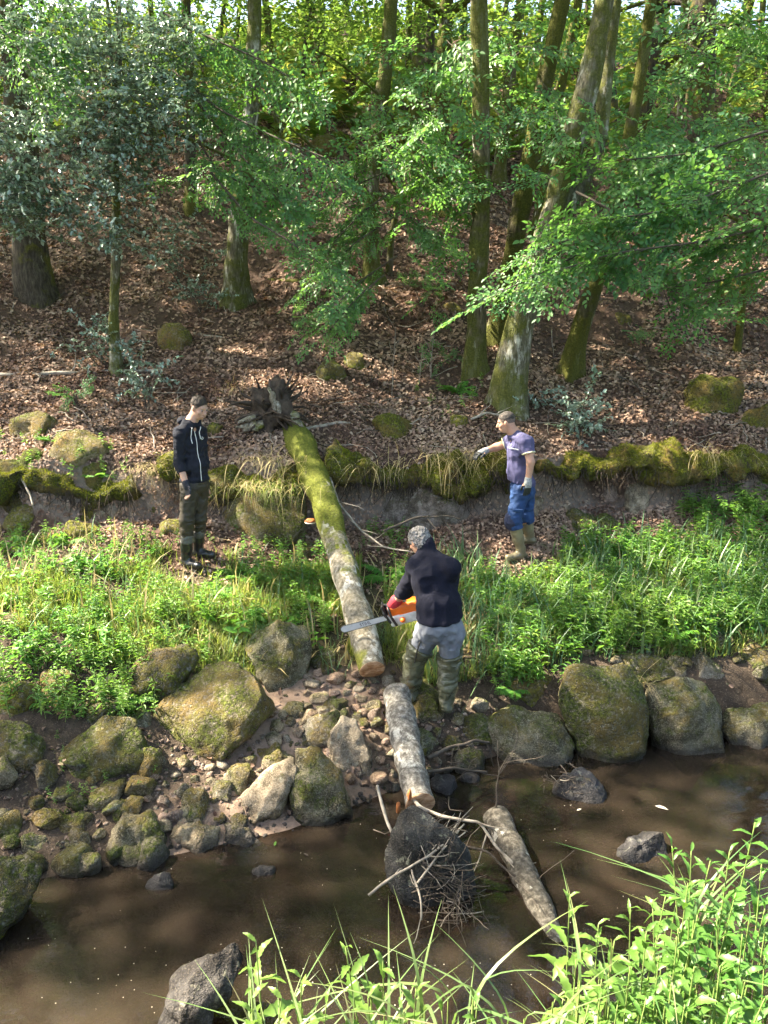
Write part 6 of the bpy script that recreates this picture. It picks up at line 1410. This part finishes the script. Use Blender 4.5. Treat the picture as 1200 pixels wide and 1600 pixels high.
def man_saw():
    b = hit(690, 1098); y0 = 6.12; J = lambda u, v, dy=0.: at(u, v, y0 + dy)
    t = empty('person', (J(690, 1100)[0], y0, H(J(690, 1100)[0], y0)), 'man in dark navy fleece seen from behind, sawing with a chainsaw', 'person')
    F = unit(np.array([-.42, .9, 0])); B = basis(F); Hd = basis(unit(np.array([-.50, .62, -.48])))
    hc = J(655, 846, .30); nk = J(667, 862, .22); ch = J(680, 905, .16); be = J(686, 945, .06); pe = J(687, 975, .02)
    sl, sr = J(651, 886, .20), J(703, 888, .10); el, er = J(634, 922, .34), J(692, 932, .36); wl, wr_ = J(614, 944, .50), J(664, 950, .52)
    hl_, hr = J(668, 990, .04), J(704, 990, .0); kl, kr = J(648, 1030, .10), J(702, 1036, .02); al, ar = J(641, 1076, .08), J(698, 1092, -.04)
    sk = Solid(); L = head_parts(sk, hc, Hd, 1.0); sk.cone(hc + Hd @ np.array([0, -.03, -.05]), nk + [0, 0, -.02], .060, .068, .03)
    sk.limb([nk, ch, be, pe], [.06, .09, .09, .09], .03); sk.limb([ch, sl], [.08, .05], .04); sk.limb([ch, sr], [.08, .05], .04); sk.limb([sl, el, wl], [.05, .044, .03]); sk.limb([sr, er, wr_], [.05, .044, .03])
    sk.limb([hl_, kl, al], [.06, .056, .042]); sk.limb([hr, kr, ar], [.06, .056, .042])
    dl = unit(J(607, 956, .50) - wl); dr = unit(np.array([-1., .1, -.15]))
    hand_parts(sk, wl, dl, np.array([-.2, .9, -.3]), np.array([-.6, 0, .7]), 1.0); hand_parts(sk, wr_, dr, np.array([0, -.2, -1.]), np.array([0, 1., .2]), 1.0)
    sk.obj('body', M['skin2'], t, .0065); eyes(t, L, MW, MD)
    hs = Solid(); hs.ell(L(0, -.020, .034), np.array((.090, .108, .096)), Hd, .01); hs.ell(L(0, -.062, -.035), np.array((.080, .062, .07)), Hd, .03); hs.ell(L(0, .125, -.02), (.09, .08, .085), Hd, .012, True)
    hs.obj('hair', M['hair_grey'], t, .006, wr_folds(.012, 42, 6))
    s = Solid(); s.ell(ch, (.225, .150, .21), B, .04); s.ell(be, (.205, .155, .17), B, .06); s.ell(pe + [0, 0, .05], (.205, .160, .10), B, .05)
    s.limb([nk + [0, 0, -.05], sl], [.085, .088], .04); s.limb([nk + [0, 0, -.05], sr], [.085, .088], .04); s.limb([sl, el, wl], [.090, .074, .052], .03); s.limb([sr, er, wr_], [.088, .074, .052], .03)
    s.cone(nk + [0, 0, -.03], nk + [-.012, .03, .06], .088, .078, .02); s.ell(nk + np.array([-.03, .055, .09]), (.062, .066, .05), B, .01, True)
    s.cut(J(690, 967), unit(np.array([0, .15, -1.]))); s.cut(wl + unit(wl - el) * .005, unit(wl - el), .1)
    fl = s.obj('fleece', cloth('navy_fleece', (.0065, .0072, .015), .95, 60, .3, 13, .5), t, .0085, wr_folds(.012, 8.5, 21, (1, 1, 1)), 2)
    mj = cloth('pale_denim', (.155, .165, .185), .85, 14, .22, 16, .6)
    s = Solid(); s.ell(pe + [0, 0, -.02], (.205, .155, .15), B, .04); s.limb([hl_, kl], [.125, .066], .03); s.limb([hr, kr], [.125, .066], .03); cl_, cr_ = hl_ * .2 + kl * .8, hr * .2 + kr * .8
    s.cut(cl_, unit(kl - hl_), .16); s.cut(cr_, unit(kr - hr), .16); s.obj('jeans', mj, t, .0085, wr_folds(.011, 12, 23), 2)
    for nm, h_, k_, a_, toe in (('l', hl_, kl, al, J(628, 1080, .3)), ('r', hr, kr, ar, J(690, 1100, .3))):
        gz = a_[2] - .11; s = Solid(); top = h_ * .60 + k_ * .40; s.limb([top, k_, k_ * .35 + a_ * .65, a_], [.128, .100, .088, .062], .03); d = unit((toe - a_) * [1, 1, 0]); hl2 = a_ * [1, 1, 0] + [0, 0, gz + .05] - d * .04
        s.cone(a_, hl2 + d * .03, .062, .056, .03); s.cone(hl2, hl2 + d * .22, .050, .044, .03); s.cut([0, 0, gz + .012], (0, 0, -1)); 
        tilt = unit(np.array([.55 if nm == 'l' else -.15, -.1, 1.])); s.cut(top + (k_ - top) * (.18 if nm == 'l' else .45), tilt, .25)
        w_ = s.obj('wader', M['wader'], t, .0085, wr_folds(.012, 8, 25 if nm == 'l' else 28, (1, 1, 1.8)), 2)
        s = Solid(); s.cone(hl2, hl2 + d * .22, .054, .048, .02); s.cut([0, 0, gz + .024], (0, 0, 1)); s.cut([0, 0, gz], (0, 0, -1)); s.obj('sole', M['rubber_dark'], w_, .008, None, 1)
        if nm == 'l':
            q = [h_ * .9 + k_ * .1 + np.array([-.06, -.125, 0]), top + np.array([-.05, -.135, 0]), k_ + np.array([-.01, -.105, 0])]; obj('strap', *tube(*resample(q, [.008, .007, .006], 14), 6, True), M['rubber_dark'], w_)
    gr = plain_mat('red_glove', (.42, .03, .045), .75, .3, 0, 40, .3); gb = plain_mat('black_work_glove', (.016, .017, .018), .65, .3, 0, 40, .4)
    g = Solid(); hand_parts(g, wl, dl, np.array([-.2, .9, -.3]), np.array([-.6, 0, .7]), 1.0, 1.05, 1.25); g.cut(wl + dl * .03, -dl, .3); go = g.obj('glove', gb, t, .006)
    g = Solid(); g.limb([wl - unit(wl - el) * .075, wl + dl * .04], [.056, .046], .02); g.obj('glove_cuff', gr, go, .006)
    g = Solid(); hand_parts(g, wr_, dr, np.array([0, -.2, -1.]), np.array([0, 1., .2]), 1.0, 1.05, 1.25); g.cone(wr_ - dr * .04, wr_ + dr * .03, .046, .042); g.obj('glove', gb, t, .007)
    # ---------------------------------------------- chainsaw, held clear of the trunk
    A0 = J(612, 962, .50); tip = J(533, 983, .50); fw = unit(tip - A0); sd = unit(np.cross(fw, (0, 0, 1))) ; sd = sd if sd[1] < 0 else -sd; up = unit(np.cross(sd, fw)); up = up if up[2] > 0 else -up
    Bc = np.stack([fw, sd, up], -1); Q = lambda x, y, z: A0 + Bc @ np.array([x, y, z])
    c = empty('chainsaw', tuple(A0), 'orange and white chainsaw with long bar held over the sawn trunk', 'chainsaw')
    mo = plain_mat('orange_plastic', (.75, .14, .012), .38, .5, 0, 12, .15); mwht = plain_mat('grey_white_plastic', (.55, .55, .53), .4, .5, 0, 14, .2); mk = plain_mat('black_plastic', (.014, .014, .015), .45); ms = plain_mat('steel_bar', (.56, .57, .58), .38, .6, .15, 18, .12); mch = plain_mat('chain_steel', (.05, .05, .05), .45, .5, .6)
    s = Solid(); s.box(Q(-.13, -.01, .035), (.115, .05, .035), .022, Bc); s.box(Q(-.05, -.01, .055), (.05, .045, .03), .022, Bc, .03); s.box(Q(-.20, -.01, .05), (.06, .035, .03), .025, Bc, .03); s.obj('engine_cover', mo, c, .006)
    s = Solid(); s.box(Q(-.11, -.002, -.035), (.11, .062, .030), .018, Bc); s.box(Q(-.03, .0, -.030), (.035, .055, .035), .016, Bc, .02); low = s.obj('lower_housing', mwht, c, .006)
    s = Solid(); s.cone(Q(-.095, .070, -.035), Q(-.095, .090, -.035), .028, .024); s.obj('side_cap', mo, low, .005)
    s = Solid(); s.limb([Q(-.26, 0, .03), Q(-.36, 0, .045), Q(-.42, 0, .01), Q(-.36, 0, -.05), Q(-.24, 0, -.05)], [.022, .020, .022, .018, .022]); s.obj('rear_handle', mk, c, .007)
    q = [Q(-.02, -.09, -.06), Q(.0, -.10, .03), Q(.008, -.085, .10), Q(.008, .0, .115), Q(.005, .085, .10), Q(-.005, .105, .02), Q(-.03, .095, -.07)]; obj('front_handle', *tube(*resample(q, np.full(7, .0125), 44), 10, True), mk, c)
    s = Solid(); s.box(Q(.055, .0, .085), (.004, .065, .045), .006, Bc); s.limb([Q(.055, .07, .06), Q(.02, .085, -.03)], [.012, .012]); s.obj('hand_guard', mk, c, .006)
    for k in range(5):
        s = Solid(); s.box(Q(-.075 - k * .022, .036, .045), (.005, .006, .020), .003, Bc); s.obj('vent', mk, c, .004, None, 0)
    s = Solid(); s.box(Q(-.12, -.01, .098), (.05, .035, .004), .008, Bc); s.obj('top_cover', mk, c, .006)
    s = Solid(); s.box(Q(-.16, .054, .06), (.030, .002, .010), .002, Bc); s.obj('white_label', mwht, c, .004, None, 0)
    # guide bar: flat plate with rounded nose
    Lb = float(np.linalg.norm(tip - A0)); hb = .030; a = np.linspace(-np.pi / 2, np.pi / 2, 13); out = [(-.02, -hb * .8)] + [(Lb - hb + hb * math.cos(x), hb * math.sin(x)) for x in a] + [(-.02, hb * .8)]
    def plate(o_, th, off): n = len(o_); V = [Q(x, off + th, z) for x, z in o_] + [Q(x, off - th, z) for x, z in o_]; return np.array(V), [np.array([list(range(n))]), np.array([list(range(2 * n - 1, n - 1, -1))]), np.array([[i, n + i, n + (i + 1) % n, (i + 1) % n] for i in range(n)])]
    bar = obj('guide_bar', *plate(out, .0028, .02), ms, c, smooth=False)
    path = [(-.02, -hb * .8)] + [(Lb - hb + (hb + .004) * math.cos(x), (hb + .004) * math.sin(x)) for x in a] + [(-.02, hb * .8)]; mb = MB(); P3 = [Q(x, .02, z) for x, z in path]; mb.add(*tube(*resample(P3, np.full(len(P3), .0045), 90), 5, True))
    PQ, _ = resample(P3, np.full(len(P3), 1.), 60)
    for p in PQ[::1]: mb.add(np.array([p + Bc @ np.array(v) for v in ((-.004, -.004, -.004), (.004, -.004, -.004), (0, .004, .006), (.005, .003, -.003))]), np.array([[0, 1, 2], [0, 2, 3], [1, 3, 2], [0, 3, 1]]))
    mb.obj('saw_chain', mch, c)
    cu = bpy.data.curves.new('lettering', 'FONT'); cu.body = 'STIHL'; cu.size = .042; cu.extrude = .0006; cu.align_x = 'CENTER'; cu.align_y = 'CENTER'; to = bpy.data.objects.new('tmp', cu); COL.objects.link(to); bpy.context.view_layer.update()
    me = bpy.data.meshes.new_from_object(to.evaluated_get(bpy.context.evaluated_depsgraph_get())); bpy.data.objects.remove(to)
    lo_ = bpy.data.objects.new('bar_lettering', me); COL.objects.link(lo_); me.materials.clear(); me.materials.append(mk); lo_.parent = bar
    Rm = Matrix((-fw, up, sd)).transposed(); cpos = Q(Lb * .52, .0238, 0.0); lo_.matrix_local = Matrix.Translation(Vector(cpos - world_of(bar))) @ Rm.to_4x4()
man_saw()
